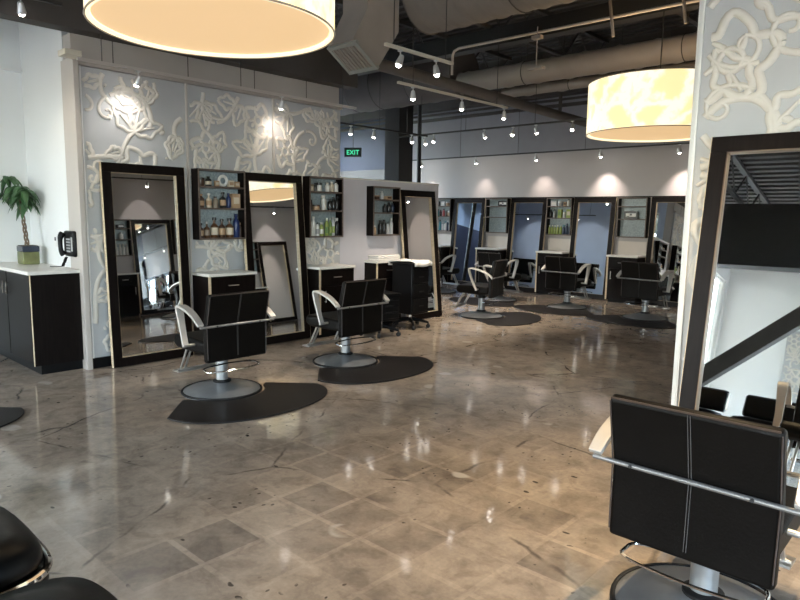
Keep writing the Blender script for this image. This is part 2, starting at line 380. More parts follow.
# ------------------------------------------------------------------ carved panels
def relief(W, H, seed, scale=1., wd=.054):
    rnd = random.Random(seed); mb = MB(); hh = .016
    def rib(pts, w0, w1=None, closed=False):
        w1 = w0 if w1 is None else w1
        seg = []; segs = []
        m = len(pts)
        P = [(p[0], p[1], w0+(w1-w0)*i/max(1, m-1)) for i, p in enumerate(pts)]
        if closed: P.append(P[0])
        for p in P:
            if .012+p[2]/2 < p[0] < W-.012-p[2]/2 and .012+p[2]/2 < p[1] < H-.012-p[2]/2: seg.append(p)
            else:
                if len(seg) > 2: segs.append(seg)
                seg = []
        if len(seg) > 2: segs.append(seg)
        for sg in segs:
            vs = []; fs = []; k = len(sg)
            for i in range(k):
                a = sg[max(i-1, 0)]; b = sg[min(i+1, k-1)]
                if closed and len(segs) == 1 and k == len(P) and i in (0, k-1): a = sg[-2]; b = sg[1]
                dx, dz = b[0]-a[0], b[1]-a[1]; l = math.hypot(dx, dz) or 1; nx, nz = -dz/l, dx/l; w = sg[i][2]
                for f, h in ((-.5, 0), (-.36, hh*.8), (0, hh), (.36, hh*.8), (.5, 0)):
                    vs.append((sg[i][0]+nx*w*f, -h, sg[i][1]+nz*w*f))
            for i in range(k-1):
                for j in range(4): fs.append((i*5+j, i*5+j+1, i*5+6+j, i*5+5+j))
            if not (closed and len(segs) == 1): fs += [(0, 1, 2, 3, 4), tuple(range(5*k-5, 5*k))[::-1]]
            mb.add(vs, fs)
    def blob(cx, cz, r, sq=1, rot=0):
        n = 14; vs = [(cx, -hh, cz)]; 
        for q, h in ((.7, hh*.9), (1., 0)):
            for j in range(n):
                a = 2*PI*j/n; u, v = r*q*math.cos(a), r*q*sq*math.sin(a)
                vs.append((cx+u*math.cos(rot)-v*math.sin(rot), -h, cz+u*math.sin(rot)+v*math.cos(rot)))
        if not all(.005 < v[0] < W-.005 and .005 < v[2] < H-.005 for v in vs): return
        fs = [(0, 1+j, 1+(j+1) % n) for j in range(n)]+[(1+j, 1+n+j, 1+n+(j+1) % n, 1+(j+1) % n) for j in range(n)]
        mb.add(vs, fs)
    def flower(cx, cz, R, k, ph):
        pts = [(cx+R*(1+.20*math.cos(k*t)+.05*math.sin(2*k*t))*math.cos(t+ph), cz+R*(1+.20*math.cos(k*t)+.05*math.sin(2*k*t))*math.sin(t+ph)) for t in [2*PI*i/70 for i in range(70)]]
        rib(pts, wd*scale*.85, closed=True)
        for q in range(k):
            a = ph+2*PI*(q+.5)/k
            rib([(cx+R*(.35+.06*i)*math.cos(a+.03*i), cz+R*(.35+.06*i)*math.sin(a+.03*i)) for i in range(7)], wd*scale*.75, wd*scale*.4)
        pts = [(cx+R*.3*math.cos(t), cz+R*.3*math.sin(t)) for t in [2*PI*i/24 for i in range(24)]]; rib(pts, wd*scale*.6, closed=True)
    def leaf(x, z, a, Ln, wf=.3, holes=True):
        for sd in (-1, 1):
            pts = []
            for i in range(19):
                t = i/18; w = Ln*wf*math.sin(PI*t**.8)*(1+.18*math.sin(t*16))*sd
                pts.append((x+math.cos(a)*Ln*t-math.sin(a)*w, z+math.sin(a)*Ln*t+math.cos(a)*w))
            rib(pts, wd*scale*.8, wd*scale*.6)
        if holes: rib([(x+math.cos(a)*Ln*t, z+math.sin(a)*Ln*t) for t in [.12+.08*i for i in range(8)]], wd*scale*.55, wd*scale*.3)
    def vine(x, z, a, steps, curl, w):
        pts = []; st = .03*scale
        for i in range(steps):
            pts.append((x, z)); x += st*math.cos(a); z += st*math.sin(a)
            a += (curl*math.sin(i*.11+curl)*.16+curl*.03)
            if i % 11 == 7 and i < steps-6: leaf(x, z, a+(1 if (i//11) % 2 else -1)*rnd.uniform(.7, 1.2), scale*rnd.uniform(.16, .26), rnd.uniform(.26, .36))
        rib(pts, w, w*.7); 
        sp = []; dirn = 1 if curl > 0 else -1
        for i in range(22): sp.append((x, z)); q = .028*scale*(1-i/34); x += q*math.cos(a); z += q*math.sin(a); a += dirn*(.16+.018*i)
        rib(sp, w*.7, w*.45)
    cells = []
    gx = max(1, round(W/(.38*scale))); gz = max(1, round(H/(.38*scale)))
    for i in range(gx):
        for j in range(gz):
            cx = (i+.5+rnd.uniform(-.18, .18))*W/gx; cz = (j+.5+rnd.uniform(-.2, .2))*H/gz; kind = (i+j*2+seed) % 4
            if kind == 0: flower(cx, cz, .17*scale*rnd.uniform(.85, 1.15), rnd.choice((5, 6)), rnd.uniform(0, 6))
            elif kind == 1: vine(cx-.18*scale, cz-.25*scale, rnd.uniform(.6, 1.7), 22, rnd.choice((-1, 1))*rnd.uniform(.6, 1.2), wd*scale)
            elif kind == 2:
                a = rnd.uniform(0, 6)
                for q in range(3): leaf(cx, cz, a+q*rnd.uniform(.85, 1.05), .30*scale*rnd.uniform(.8, 1.1), .26)
                vine(cx, cz, a+3.6, 14, rnd.choice((-1, 1)), wd*scale*.9)
            else: vine(cx+.15*scale, cz+.2*scale, rnd.uniform(3, 4.6), 20, rnd.choice((-1, 1))*rnd.uniform(.7, 1.3), wd*scale); leaf(cx+.1*scale, cz, rnd.uniform(0, 6), .24*scale)
            for q in range(2): blob(cx+rnd.uniform(-.25, .25)*scale, cz+rnd.uniform(-.27, .27)*scale, .028*scale*rnd.uniform(.7, 1.3), .7, rnd.uniform(0, 3))
    return mb
def panel(loc, rz, W, H, seed, label, scale=1., wd=.054, z0=.1):
    t = thing('carved_panel', label, 'wall panel', loc, rz, 'carved floral wall panels')
    MB().box(.004, W-.004, 0, .038, 0, H).obj('backing_board', M_ground, t)
    relief(W, H, seed, scale, wd).obj('carved_vines', M_relief, t, smooth=60)
    MB().box(0, .014, -.012, .038, 0, H).obj('edge_strip', M_plastw, t)
    return t
panel((XL-.02, 2.45, .10), PI/2, 1.045, 2.70, 3, 'carved ivory floral panel behind the nearest leaning mirror by the white alcove')
panel((XL-.02, 3.50, .10), PI/2, 1.075, 2.70, 6, 'middle carved floral panel behind the cubby of amber bottles')
panel((XL-.02, 4.58, .10), PI/2, 1.04, 2.70, 10, 'carved floral panel at the far end, behind the cubby of green bottles')
panel((-1.40, YR-.015, .0), 0, 1.9, 3.6, 4, 'large carved floral panel above the foreground mirror on the right', 1.35, .046)
panel((-1.55, -7.955, .0), PI, 1.6, 2.75, 5, 'carved floral panel on the rear wall, seen in the foreground mirror', 1., .05)
mb = MB(); 
for yy in (3.492, 4.572): mb.box(-6.26, XL-.018+.03, yy-.006, yy+.010, .1, 2.8)
struct('trim_9', mb, M_trim)

# ------------------------------------------------------------------ mirrors
def mirror(label, x, y, rz, tilt, w=.84, h=1.95, inner=M_maple, d=.044):
    off = h*math.sin(tilt)+.008
    c, s = math.cos(rz), math.sin(rz)
    t = thing('leaning_mirror', label, 'mirror', (x+s*off, y-c*off, .004), rz, 'leaning salon mirrors', rx=-tilt)
    b = .09
    fr = MB()
    def bar(x0, x1, z0, z1): fr.box(x0, x1, -d, -.004, z0, z1)
    bar(-w/2+.003, w/2-.003, .003, b); bar(-w/2+.003, w/2-.003, h-b, h-.002); bar(-w/2+.003, -w/2+b, b, h-b); bar(w/2-b, w/2-.003, b, h-b)
    fr.obj('frame', M_esp, t, bevel=.002, seg=1)
    for q in (-w/2, w/2-.003): MB().box(q, q+.003, -d+.002, 0, 0, h).obj('edge_strip', M_maple, t)
    li = MB(); e = .003
    li.box(-w/2+b, -w/2+b+e, -d+.006, -.012, b, h-b).box(w/2-b-e, w/2-b, -d+.006, -.012, b, h-b).box(-w/2+b+e, w/2-b-e, -d+.006, -.012, b, b+e).box(-w/2+b+e, w/2-b-e, -d+.006, -.012, h-b-e, h-b)
    li.obj('inner_lip', inner, t)
    MB().box(-w/2+b, w/2-b, -.011, -.006, b, h-b).obj('mirror_glass', M_mirror, t)
    return t
R = math.radians
mirror('tall dark framed mirror leaning beside the white alcove, nearest on the carved wall', XL, 3.00, PI/2, R(2.6))
mirror('dark framed mirror leaning between the amber bottle cubby and green bottle cubby', XL, 4.52, PI/2, R(4.8))
mirror('dark framed mirror leaning at the far end of the low white wall', -6.28, 7.10, PI/2, R(6), .76, 1.86)
mirror('big dark framed mirror behind the foreground chair on the right', -.825, YR-.035, 0, R(8.6), .90, 1.985, M_ply, .05)
BX = [-10.0, -8.50, -7.02, -5.60, -4.12]
nm = ['mirror mostly hidden behind the low white wall, on the back wall', 'back wall mirror between the teal bottle cubby and the nearly empty cubby', 'back wall mirror between the nearly empty cubby and the lime bottle cubby', 'back wall mirror between the lime bottle cubby and the framed card cubby', 'back wall mirror to the right of the framed card cubby']
for bx, l in zip(BX, nm): mirror(l, bx, YB-.025, 0, R(5.5), .84, 1.88)
AY = [6.37, 7.87, 9.37]
for ay, l in zip(AY, ('mirror on the aisle wall reflected in the nearest leaning mirror', 'second mirror along the aisle wall behind the carved panel', 'third mirror along the aisle wall, reflected beside the bottle cubbies')):
    mirror(l, .60, ay, -PI/2, R(3.5), .86, 1.95)

# ------------------------------------------------------------------ cubby shelves
SH_LV = (.018, .335, .56)
def cubby(label, x, y, z, rz, W=.57, H=.735, D=.13):
    t = thing('cubby_shelf', label, 'wall shelf', (x, y, z), rz, 'open wall cubbies beside the mirrors')
    b = .018
    for q in (-W/2, W/2-b): MB().box(q, q+b, -D, 0, 0, H).obj('side_panel', M_esp, t)
    MB().box(-W/2, -W/2+b, -D-.004, -D, 0, H).box(W/2-b, W/2, -D-.004, -D, 0, H).box(-W/2+b, W/2-b, -D-.004, -D, 0, b).box(-W/2+b, W/2-b, -D-.004, -D, H-b, H).obj('face_edge', M_walnut, t)
    MB().box(-W/2+b, W/2-b, -D, 0, 0, b).box(-W/2+b, W/2-b, -D, 0, H-b, H).obj('case_board', M_walnut, t)
    for z0 in SH_LV[1:]: MB().box(-W/2+b, W/2-b, -D-.002, -.008, z0-b, z0).obj('shelf_board', M_walnut, t)
    MB().box(-W/2+b, W/2-b, -.008, 0, b, H-b).obj('back_panel', M_pane_back, t)
    return t
PM = {}
def pm(n, c, r=.3, **k):
    if n not in PM: PM[n] = mat('product_'+n, c, r, **k)
    return PM[n]
COL = dict(amber=(.10, .045, .018), brown=(.06, .03, .018), black=(.012, .012, .013), white=(.75, .74, .70), cream=(.62, .54, .42), cobalt=(.010, .024, .10),
           lime=(.29, .35, .09), green=(.17, .27, .09), teal=(.03, .22, .26), grey=(.35, .35, .35), navy=(.02, .035, .07), pink=(.5, .12, .12), silver=(.55, .56, .57), tan=(.45, .30, .18), clear=(.25, .2, .15))
def product(kind, col, M, x, h, r, label, group, capc='black', depth=-.07, lab=None):
    """stands at local x on a shelf whose transform is M"""
    m = pm(col, COL[col]); cm = pm(capc, COL[capc]); p = M @ Vector((x, depth, .0005)); o = None
    if kind in ('bottle', 'apothecary', 'pump', 'spray'):
        sh = .72 if kind != 'apothecary' else .62; nk = .30 if kind == 'apothecary' else .42
        b = MB().lathe([(r*.9, 0), (r, .006), (r, h*sh*.9), (r*.92, h*sh*.96), (r*nk, h*(sh+.10)), (r*nk, h*.88)], 14)
        name = {'bottle': 'bottle', 'apothecary': 'apothecary_bottle', 'pump': 'pump_bottle', 'spray': 'spray_bottle'}[kind]
        o = b.obj(name, m)
        if kind == 'pump': c = MB().lathe([(r*.5, h*.84), (r*.5, h*.92), (r*.15, h*.93), (r*.15, h*.99)], 10).box(-r*.15, r*.9, -r*.2, r*.2, h*.97, h)
        elif kind == 'spray': c = MB().lathe([(r*.5, h*.84), (r*.5, h*.92)], 10).box(-r*.9, r*.5, -r*.3, r*.3, h*.90, h).box(-r*.9, -r*.6, -r*.15, r*.15, h*.78, h*.92)
        else: c = MB().lathe([(r*.5, h*.86), (r*.55, h*.87), (r*.52, h)], 12)
        c.obj('cap', cm, o)
        if lab: MB().lathe([(r*1.02, h*.15), (r*1.02, h*.5)], 14).obj('paper_label', pm(lab, COL[lab], .6), o)
    elif kind == 'jar':
        o = MB().lathe([(r*.95, 0), (r, .005), (r, h*.7)], 16).obj('jar', m); MB().lathe([(r*1.04, h*.7), (r*1.04, h*.97), (r*.95, h)], 16).obj('lid', cm, o)
    elif kind == 'box':
        o = MB().box(-r, r, -r*.6, r*.6, 0, h).obj('product_box', m, bevel=.002, seg=1); MB().box(-r*.7, r*.7, -r*.6-.001, -r*.6, h*.3, h*.75).obj('printed_label', cm, o)
    elif kind == 'roll':
        o = MB().tube([(r*math.cos(a), 0, r+r*math.sin(a)+.016) for a in [2*PI*i/20 for i in range(20)]], .016, 8, closed=True).obj('paper_roll', m)
    elif kind == 'frame':
        o = MB().box(-r, r, 0, .012, 0, h).obj('framed_card', m, bevel=.003, seg=1); MB().box(-r*.70, r*.70, -.002, 0, h*.27, h*.73).obj('card', pm('white', COL['white']), o)
        MB().box(-r*.15, r*.15, -.003, -.002, h*.45, h*.68).box(-r*.6, -r*.2, -.003, -.002, h*.28, h*.36).obj('print', pm('black', COL['black']), o)
    o.location = p; o.rotation_euler = (0, 0, M.to_euler().z)
    return tag(o, label, {'bottle': 'bottle', 'apothecary': 'bottle', 'pump': 'bottle', 'spray': 'bottle', 'jar': 'jar', 'box': 'box', 'roll': 'roll', 'frame': 'picture frame'}[kind], group)
ORD = ['first', 'second', 'third', 'fourth', 'fifth', 'sixth', 'seventh', 'eighth', 'ninth']
DESC = dict(bottle='%s bottle', apothecary='%s glass apothecary bottle', pump='%s pump bottle', spray='%s spray bottle', jar='%s lidded jar', box='%s box', roll='%s coiled roll', frame='%s framed card')
LV = ('bottom', 'middle', 'top')
def stock(cub, title, rows):
    iw = max(abs(c.bound_box[0][0]) for c in cub.children if c.name.startswith('case_board'))-.004
    M0 = Matrix.LocRotScale(cub.location, cub.rotation_euler, None)
    for lv, items in rows.items():
        for k, it in enumerate(items):
            kind, col, x, h, r = it[:5]; cap = it[5] if len(it) > 5 else 'black'; lab = it[6] if len(it) > 6 else None
            x = max(-iw+r*1.08, min(iw-r*1.08, x))
            M = M0 @ Matrix.Translation((0, 0, SH_LV[lv]))
            product(kind, col, M, x, h, r, (DESC[kind] % col)+', %s from the left, %s shelf of the %s' % (ORD[k], LV[lv], title), 'products on the %s' % title, cap, lab=lab)
Z0 = 1.215
c = cubby('dark walnut cubby of amber apothecary bottles between the two big leaning mirrors', XL, 3.81, Z0, PI/2)
stock(c, 'amber bottle cubby', {
    0: [('apothecary', 'brown', -.235, .155, .030, 'black', 'tan'), ('apothecary', 'amber', -.16, .17, .031, 'grey', 'clear'), ('apothecary', 'amber', -.07, .215, .040, 'black', 'cream'), ('apothecary', 'brown', .02, .20, .037, 'black', 'tan'), ('apothecary', 'amber', .115, .21, .043, 'black', 'cream'), ('bottle', 'cobalt', .20, .255, .036, 'cobalt'), ('bottle', 'brown', .252, .16, .012, 'tan')],
    1: [('bottle', 'brown', -.225, .14, .036, 'tan', 'tan'), ('apothecary', 'cream', -.13, .15, .030, 'white', 'tan'), ('bottle', 'clear', -.05, .12, .030, 'brown'), ('apothecary', 'black', .04, .17, .034, 'black', 'tan'), ('bottle', 'cobalt', .11, .16, .025, 'cobalt'), ('box', 'tan', .19, .155, .05, 'cream')],
    2: [('jar', 'brown', -.235, .085, .038, 'black'), ('bottle', 'black', -.13, .10, .034, 'black', 'cream'), ('box', 'tan', -.03, .06, .025, 'cream'), ('roll', 'white', .045, .12, .048), ('box', 'cream', .14, .07, .035, 'tan'), ('box', 'tan', .215, .06, .03, 'cream')]})
c = cubby('dark walnut cubby of white and green bottles at the end of the carved wall', XL, 5.265, Z0, PI/2, .54)
stock(c, 'green bottle cubby', {
    0: [('bottle', 'cream', -.225, .25, .022, 'cream'), ('bottle', 'white', -.165, .235, .028, 'white'), ('pump', 'white', -.10, .17, .026, 'black', 'grey'), ('bottle', 'lime', -.035, .165, .030, 'white', 'white'), ('bottle', 'lime', .05, .22, .027, 'white', 'green'), ('bottle', 'green', .105, .225, .024, 'grey', 'lime'), ('bottle', 'silver', .155, .235, .023, 'grey', 'lime'), ('spray', 'black', .22, .22, .030, 'white')],
    1: [('jar', 'brown', -.22, .12, .028, 'black'), ('jar', 'tan', -.12, .06, .045, 'brown'), ('spray', 'white', .0, .18, .034, 'white'), ('bottle', 'black', .10, .14, .028), ('bottle', 'black', .16, .165, .028), ('bottle', 'black', .22, .17, .026)],
    2: [('jar', 'cream', -.20, .08, .036, 'clear'), ('bottle', 'black', -.135, .10, .024), ('jar', 'white', -.075, .105, .034, 'black'), ('bottle', 'white', .06, .11, .030, 'cream'), ('bottle', 'cream', .13, .125, .031, 'white'), ('bottle', 'white', .20, .13, .031, 'black')]})
SV = SH_LV; SH_LV = (.018, .315, .49)
c = cubby('dark cubby with few black bottles on the low white wall', -6.28, 6.37, 1.22, PI/2, .52, .66)
stock(c, 'white wall cubby', {
    0: [('bottle', 'tan', -.18, .12, .028, 'white'), ('bottle', 'black', -.06, .19, .035), ('bottle', 'black', .01, .20, .032), ('pump', 'silver', .08, .17, .028, 'black'), ('bottle', 'silver', .15, .22, .026, 'white')],
    1: [('bottle', 'black', .02, .12, .03), ('bottle', 'black', .10, .14, .032), ('bottle', 'navy', .17, .13, .028)],
    2: [('jar', 'brown', -.14, .05, .04, 'tan'), ('bottle', 'silver', -.04, .11, .024, 'silver'), ('box', 'tan', .08, .045, .05, 'brown')]})
SH_LV = SV
cx = [-9.25, -7.76, -6.31, -4.86]; ct = ['teal bottle cubby', 'nearly empty cubby', 'lime bottle cubby', 'framed card cubby']
cl = ['back wall cubby of teal and white bottles behind the low wall end', 'nearly empty back wall cubby between two blue reflecting mirrors', 'back wall cubby holding a row of lime green bottles', 'back wall cubby holding only a small black framed card']
cr = [{0: [('bottle', 'tan', -.2, .22, .026, 'white'), ('bottle', 'silver', -.13, .22, .026, 'silver'), ('bottle', 'teal', -.06, .235, .028, 'black'), ('bottle', 'silver', .02, .19, .024, 'silver'), ('bottle', 'white', .10, .20, .028, 'teal'), ('bottle', 'navy', .16, .22, .025, 'white'), ('bottle', 'white', .22, .18, .024, 'white')],
       1: [('bottle', 'black', -.2, .15, .028), ('bottle', 'teal', -.12, .15, .026), ('bottle', 'black', -.05, .14, .026), ('bottle', 'pink', .04, .16, .028, 'black'), ('bottle', 'brown', .13, .13, .026), ('jar', 'tan', .2, .12, .036, 'white')],
       2: [('bottle', 'black', -.18, .12, .03), ('bottle', 'black', -.1, .12, .026, 'silver'), ('box', 'silver', .03, .10, .05, 'white'), ('jar', 'tan', .16, .09, .045, 'silver')]},
      {2: [('frame', 'black', .14, .105, .12)]},
      {0: [('bottle', 'lime', -.215, .17, .025, 'white'), ('bottle', 'lime', -.155, .175, .025, 'white'), ('bottle', 'lime', -.095, .17, .025, 'white'), ('bottle', 'lime', -.035, .175, .025, 'white'), ('pump', 'lime', .03, .18, .026, 'silver'), ('bottle', 'navy', .095, .18, .028, 'teal'), ('bottle', 'navy', .160, .21, .028, 'navy'), ('bottle', 'navy', .222, .20, .024, 'teal')],
       1: [('bottle', 'black', -.2, .16, .034), ('bottle', 'grey', -.12, .16, .028, 'black'), ('box', 'lime', .0, .16, .04, 'green'), ('jar', 'silver', .09, .11, .028, 'white'), ('box', 'lime', .19, .165, .045, 'cream')],
       2: [('box', 'silver', -.13, .10, .06, 'white'), ('jar', 'grey', .0, .09, .05, 'silver'), ('box', 'tan', .1, .08, .03, 'brown'), ('bottle', 'white', .17, .13, .03, 'black')]},
      {1: [('frame', 'black', -.04, .135, .13)]}]
for x, t_, l, rows in zip(cx, ct, cl, cr):
    stock(cubby(l, x, YB-.002, 1.16, 0, .54, .715), t_, rows)
for k, (ay, l) in enumerate(((5.62, 'nearer'), (7.12, 'farther'), (8.62, 'farthest'))):
    c = cubby('%s open cubby on the aisle wall, reflected in the leaning mirrors' % l, .60, ay, Z0, -PI/2)
    if k < 2: stock(c, l+' aisle cubby', {0: [('bottle', 'white', -.2+.07*i, .22, .026, 'white') for i in range(5)], 1: [('bottle', 'white', -.1, .14, .04, 'silver'), ('jar', 'silver', .08, .09, .04, 'black')], 2: [('box', 'black', -.1, .07, .07, 'silver')]})

# ------------------------------------------------------------------ station cabinets
def cabinet(label, x, y, rz, W=.62, D=.33, H=.84, splash=False, handle=True):
    t = thing('station_cabinet', label, 'cabinet', (x, y, 0), rz, 'espresso station cabinets')
    MB().box(-W/2+.012, W/2-.012, -D+.03, -.002, .07, H).obj('body', M_esp, t)
    MB().box(-W/2+.03, W/2-.03, -D+.07, -.02, 0, .07).obj('plinth', M_plast, t)
    dr = MB().box(-W/2+.03, W/2-.014, -D+.012, -D+.03, H-.20, H-.012).obj('drawer', M_esp, t, bevel=.002, seg=1)
    do = MB().box(-W/2+.03, W/2-.014, -D+.012, -D+.03, .08, H-.212).obj('door', M_esp, t, bevel=.002, seg=1)
    MB().cyl((-W/2+.09, -D-.012, H-.40), (-W/2+.09, -D-.012, H-.26), .005, 8).cyl((-W/2+.09, -D+.012, H-.39), (-W/2+.09, -D-.012, H-.39), .004, 6).cyl((-W/2+.09, -D+.012, H-.27), (-W/2+.09, -D-.012, H-.27), .004, 6).obj('door_handle', M_alu, do)
    MB().cyl((-.06, -D-.012, H-.1), (.06, -D-.012, H-.1), .005, 8).cyl((-.05, -D+.012, H-.1), (-.05, -D-.012, H-.1), .004, 6).cyl((.05, -D+.012, H-.1), (.05, -D-.012, H-.1), .004, 6).obj('drawer_pull', M_alu, dr)
    for q in (-W/2, W/2-.012): MB().box(q, q+.012, -D+.014, -.002, .04, H).obj('side_panel', M_esp, t)
    MB().box(-W/2, -W/2+.028, -D+.008, -D+.0135, .05, H).obj('edge_strip', M_maple, t)
    MB().box(-W/2-.008, W/2+.008, -D-.012, -.001, H, H+.03).obj('counter_top', M_top, t, bevel=.003, seg=1)
    if splash: MB().box(-W/2+.02, W/2-.02, -.014, -.001, H+.031, H+.27).obj('splash_panel', M_splash, t)
    return t
cabinet('espresso cabinet with white top under the amber bottle cubby', XL-.005, 3.797, PI/2, .575)
cabinet('espresso cabinet with white top under the green bottle cubby', XL-.005, 5.27, PI/2, .57)
cabinet('espresso cabinet under folded towels by the low white wall', -6.281, 6.33, PI/2, .50, .24, .86)
for x, l in zip(cx, ('espresso cabinet under the teal bottle cubby', 'espresso cabinet under the nearly empty cubby', 'espresso cabinet with splash panel under the lime bottle cubby', 'espresso cabinet with cream splash panel under the framed card cubby')):
    cabinet(l, x, YB-.017, 0, .56, .42, .82, True)
for ay, l in ((5.62, 'nearer'), (7.12, 'farther'), (8.62, 'farthest')): cabinet('%s espresso cabinet on the aisle wall, reflected in the leaning mirrors' % l, .598, ay, -PI/2, .56, .33, .84)
def towel(label, x, y, z, rz, w, d, h, seed):
    rnd = random.Random(seed); mb = MB(); n = 3
    for k in range(n):
        z0 = k*h/n; dx = rnd.uniform(-.01, .01); pts = []
        for i in range(13): a = PI/2+PI*i/12; pts.append((-d/2+.5*h/n*math.cos(a)*1., z0+h/n/2+h/n/2*.95*math.sin(a)))
        pts += [(d/2, z0+.004), (d/2, z0+h/n-.004)]
        mb.prism(pts, -w/2+dx, w/2+dx, 'x')
    o = mb.obj('folded_towels', M_towel, bevel=.006); o.location = (x, y, z); o.rotation_euler = (0, 0, rz)
    tag(o, label, 'towels')
def drape(label, x, y, z, rz, w, d, drop):
    mb = MB(); nx, ny = 14, 12; vs = []
    for i in range(nx+1):
        for j in range(ny+1):
            u = (i/nx-.5)*w; v = (j/ny-.5)*(d+2*drop); vv = v
            zz = .018+.006*math.sin(u*23+v*5)
            if abs(v) > d/2: e = abs(v)-d/2; zz -= e*.98; vv = math.copysign(d/2+.02+.012*math.sin(u*31), v)
            vs.append((u, vv, zz))
    fs = [(i*(ny+1)+j, (i+1)*(ny+1)+j, (i+1)*(ny+1)+j+1, i*(ny+1)+j+1) for i in range(nx) for j in range(ny)]
    mb.add(vs, fs); o = mb.obj('draped_towel', M_towel, smooth=80); s = o.modifiers.new('thick', 'SOLIDIFY'); s.thickness = .012; s.offset = 1
    o.location = (x, y, z); o.rotation_euler = (0, 0, rz); tag(o, label, 'towel')
towel('stack of folded white towels on the cabinet by the low white wall', -6.155, 6.33, .891, PI/2, .44, .19, .07, 3)

# trolleys on casters
def trolley(label, x, y, rz, tall=.72):
    t = thing('salon_trolley', label, 'trolley', (x, y, 0), rz, 'black rolling salon trolleys')
    mb = MB()
    for k in range(5):
        a = 2*PI*k/5+.3; ca, sa = math.cos(a), math.sin(a)
        mb.tube([(0, 0, .115), (.12*ca, .12*sa, .105), (.25*ca, .25*sa, .075)], [.028, .024, .016], 8)
    mb.obj('star_base', M_plast, t)
    for k in range(5):
        a = 2*PI*k/5+.3; ca, sa = math.cos(a), math.sin(a)
        w = MB().cyl((.25*ca-.018*sa, .25*sa+.018*ca, .028), (.25*ca+.018*sa, .25*sa-.018*ca, .028), .028, 14).cyl((.25*ca, .25*sa, .04), (.25*ca, .25*sa, .085), .009, 8)
        w.obj('caster', M_rub, t)
    MB().cyl((0, 0, .11), (0, 0, .20), .025, 14).obj('post', M_alu, t)
    MB().box(-.17, .17, -.18, .18, .20, tall).obj('body', M_plast, t, bevel=.012)
    for k in range(3):
        z = .23+k*(tall-.28)/3
        dr = MB().box(-.155, .155, -.192, -.1802, z, z+(tall-.28)/3-.015).obj('drawer', M_plast, t, bevel=.004, seg=1)
        MB().box(-.05, .05, -.204, -.192, z+.07, z+.085).obj('drawer_pull', M_rub, dr)
    MB().box(-.19, .19, -.20, .20, tall, tall+.018).obj('tray_top', M_plast, t, bevel=.006)
    return t
trolley('tall black rolling trolley with a white towel over it, by the far leaning mirror', -5.745, 6.42, PI/2, .86)
drape('white towel draped over the tall trolley top', -5.745, 6.42, .879, PI/2, .36, .41, .06)
trolley('short black rolling trolley partly hidden behind the second chair', -5.62, 5.72, PI/2-.2, .52)

# ------------------------------------------------------------------ styling chairs
def styling_chair(label, loc, rz):
    t = thing('styling_chair', label, 'salon chair', loc, rz, 'black hydraulic styling chairs')
    MB().lathe([(.325, .0), (.325, .014), (.30, .026), (.22, .048), (.12, .068), (.065, .078), (.055, .085)], 48).obj('base_plate', M_base, t)
    MB().tube([(.325*math.cos(a), .325*math.sin(a), .014) for a in [2*PI*i/56 for i in range(56)]], .011, 8, closed=True).obj('base_ring', M_rub, t)
    MB().lathe([(.055, .086), (.050, .090), (.050, .285)], 24).obj('post', M_base, t)
    MB().lathe([(.075, .085), (.075, .098), (.060, .105)], 24).obj('post_collar', M_rub, t)
    MB().lathe([(.062, .285), (.062, .33), (.10, .34), (.10, .355)], 20).box(-.16, .16, -.14, .16, .352, .366).obj('swivel_mount', M_rub, t)
    w = .262
    sp = [(-.19, .37), (.26, .37), (.315, .395), (.325, .45), (.29, .485), (.10, .488), (-.19, .475)]
    MB().prism(sp, -w, w, 'x').obj('seat', M_leather, t, bevel=.022, seg=3)
    bp = [(-.250, .318), (-.195, .318), (-.19, .48), (-.185, .60), (-.252, .86), (-.282, .873), (-.308, .858), (-.247, .605)]
    back = MB().prism(bp, -.279, .279, 'x').obj('backrest', M_leather, t, bevel=.014, seg=3)
    st = MB()
    for sx in (-.0045, .0045): st.tube(smooth_path([(sx, -.2515, .35), (sx, -.2485, .59), (sx, -.251, .615), (sx, -.311, .855)], 5), .0013, 5)
    st.obj('stitching', M_stitch, back)
    MB().tube([(-.27, -.309, .862), (.27, -.309, .862)], .004, 6).tube([(-.275, -.306, .85), (-.277, -.250, .61), (-.275, -.252, .345)], .003, 5).tube([(.275, -.306, .85), (.277, -.250, .61), (.275, -.252, .345)], .003, 5).obj('piping', M_pipe, back)
    MB().cyl((-.345, -.266, .612), (.345, -.266, .612), .0095, 12).obj('back_bar', M_bar, t)
    for sx in (-.2, .2): MB().cyl((sx, -.25, .612), (sx, -.279, .612), .007, 10).obj('bolt', M_steel_k, t)
    for s in (-1, 1):
        x = s*.340
        up = smooth_path([(x, -.268, .628), (x*.99, -.19, .682), (x*.97, -.10, .718), (x*.95, .0, .742), (x*.94, .065, .748), (x*.94, .09, .735), (x*.94, .087, .70), (x*.95, .06, .62), (x*.97, .02, .53), (x, -.02, .462), (x, -.035, .44)], 5)
        m = len(up); ws = [.05+.022*math.sin(PI*min(1, i/(m*.75))) for i in range(m)]
        MB().ribbon(up, ws, .020).obj('armrest', M_arm, t, bevel=.004, seg=2)
    for q in (-.365, .262): MB().cyl((q, -.03, .44), (q+.103, -.03, .44), .012, 10).obj('seat_bar', M_alu, t)
    fr = MB()
    for sx in (-.17, .17):
        for dx in (-.02, .02): fr.cyl((sx+dx, .20, .40), (sx+dx, .34, .16), .010, 8)
    fr.cyl((-.22, .34, .158), (.22, .34, .158), .011, 10).box(-.22, .22, .32, .42, .135, .147)
    fr.obj('footrest', M_alu, t)
    lp = smooth_path([(-.21, -.10, .245), (-.245, -.16, .238), (-.22, -.21, .23), (0, -.23, .225), (.22, -.21, .23), (.245, -.16, .238), (.21, -.10, .245), (0, -.075, .25)], 6, closed=True)
    MB().tube(lp, .0065, 8, closed=True).obj('pump_lever', M_chrome, t)
    return t
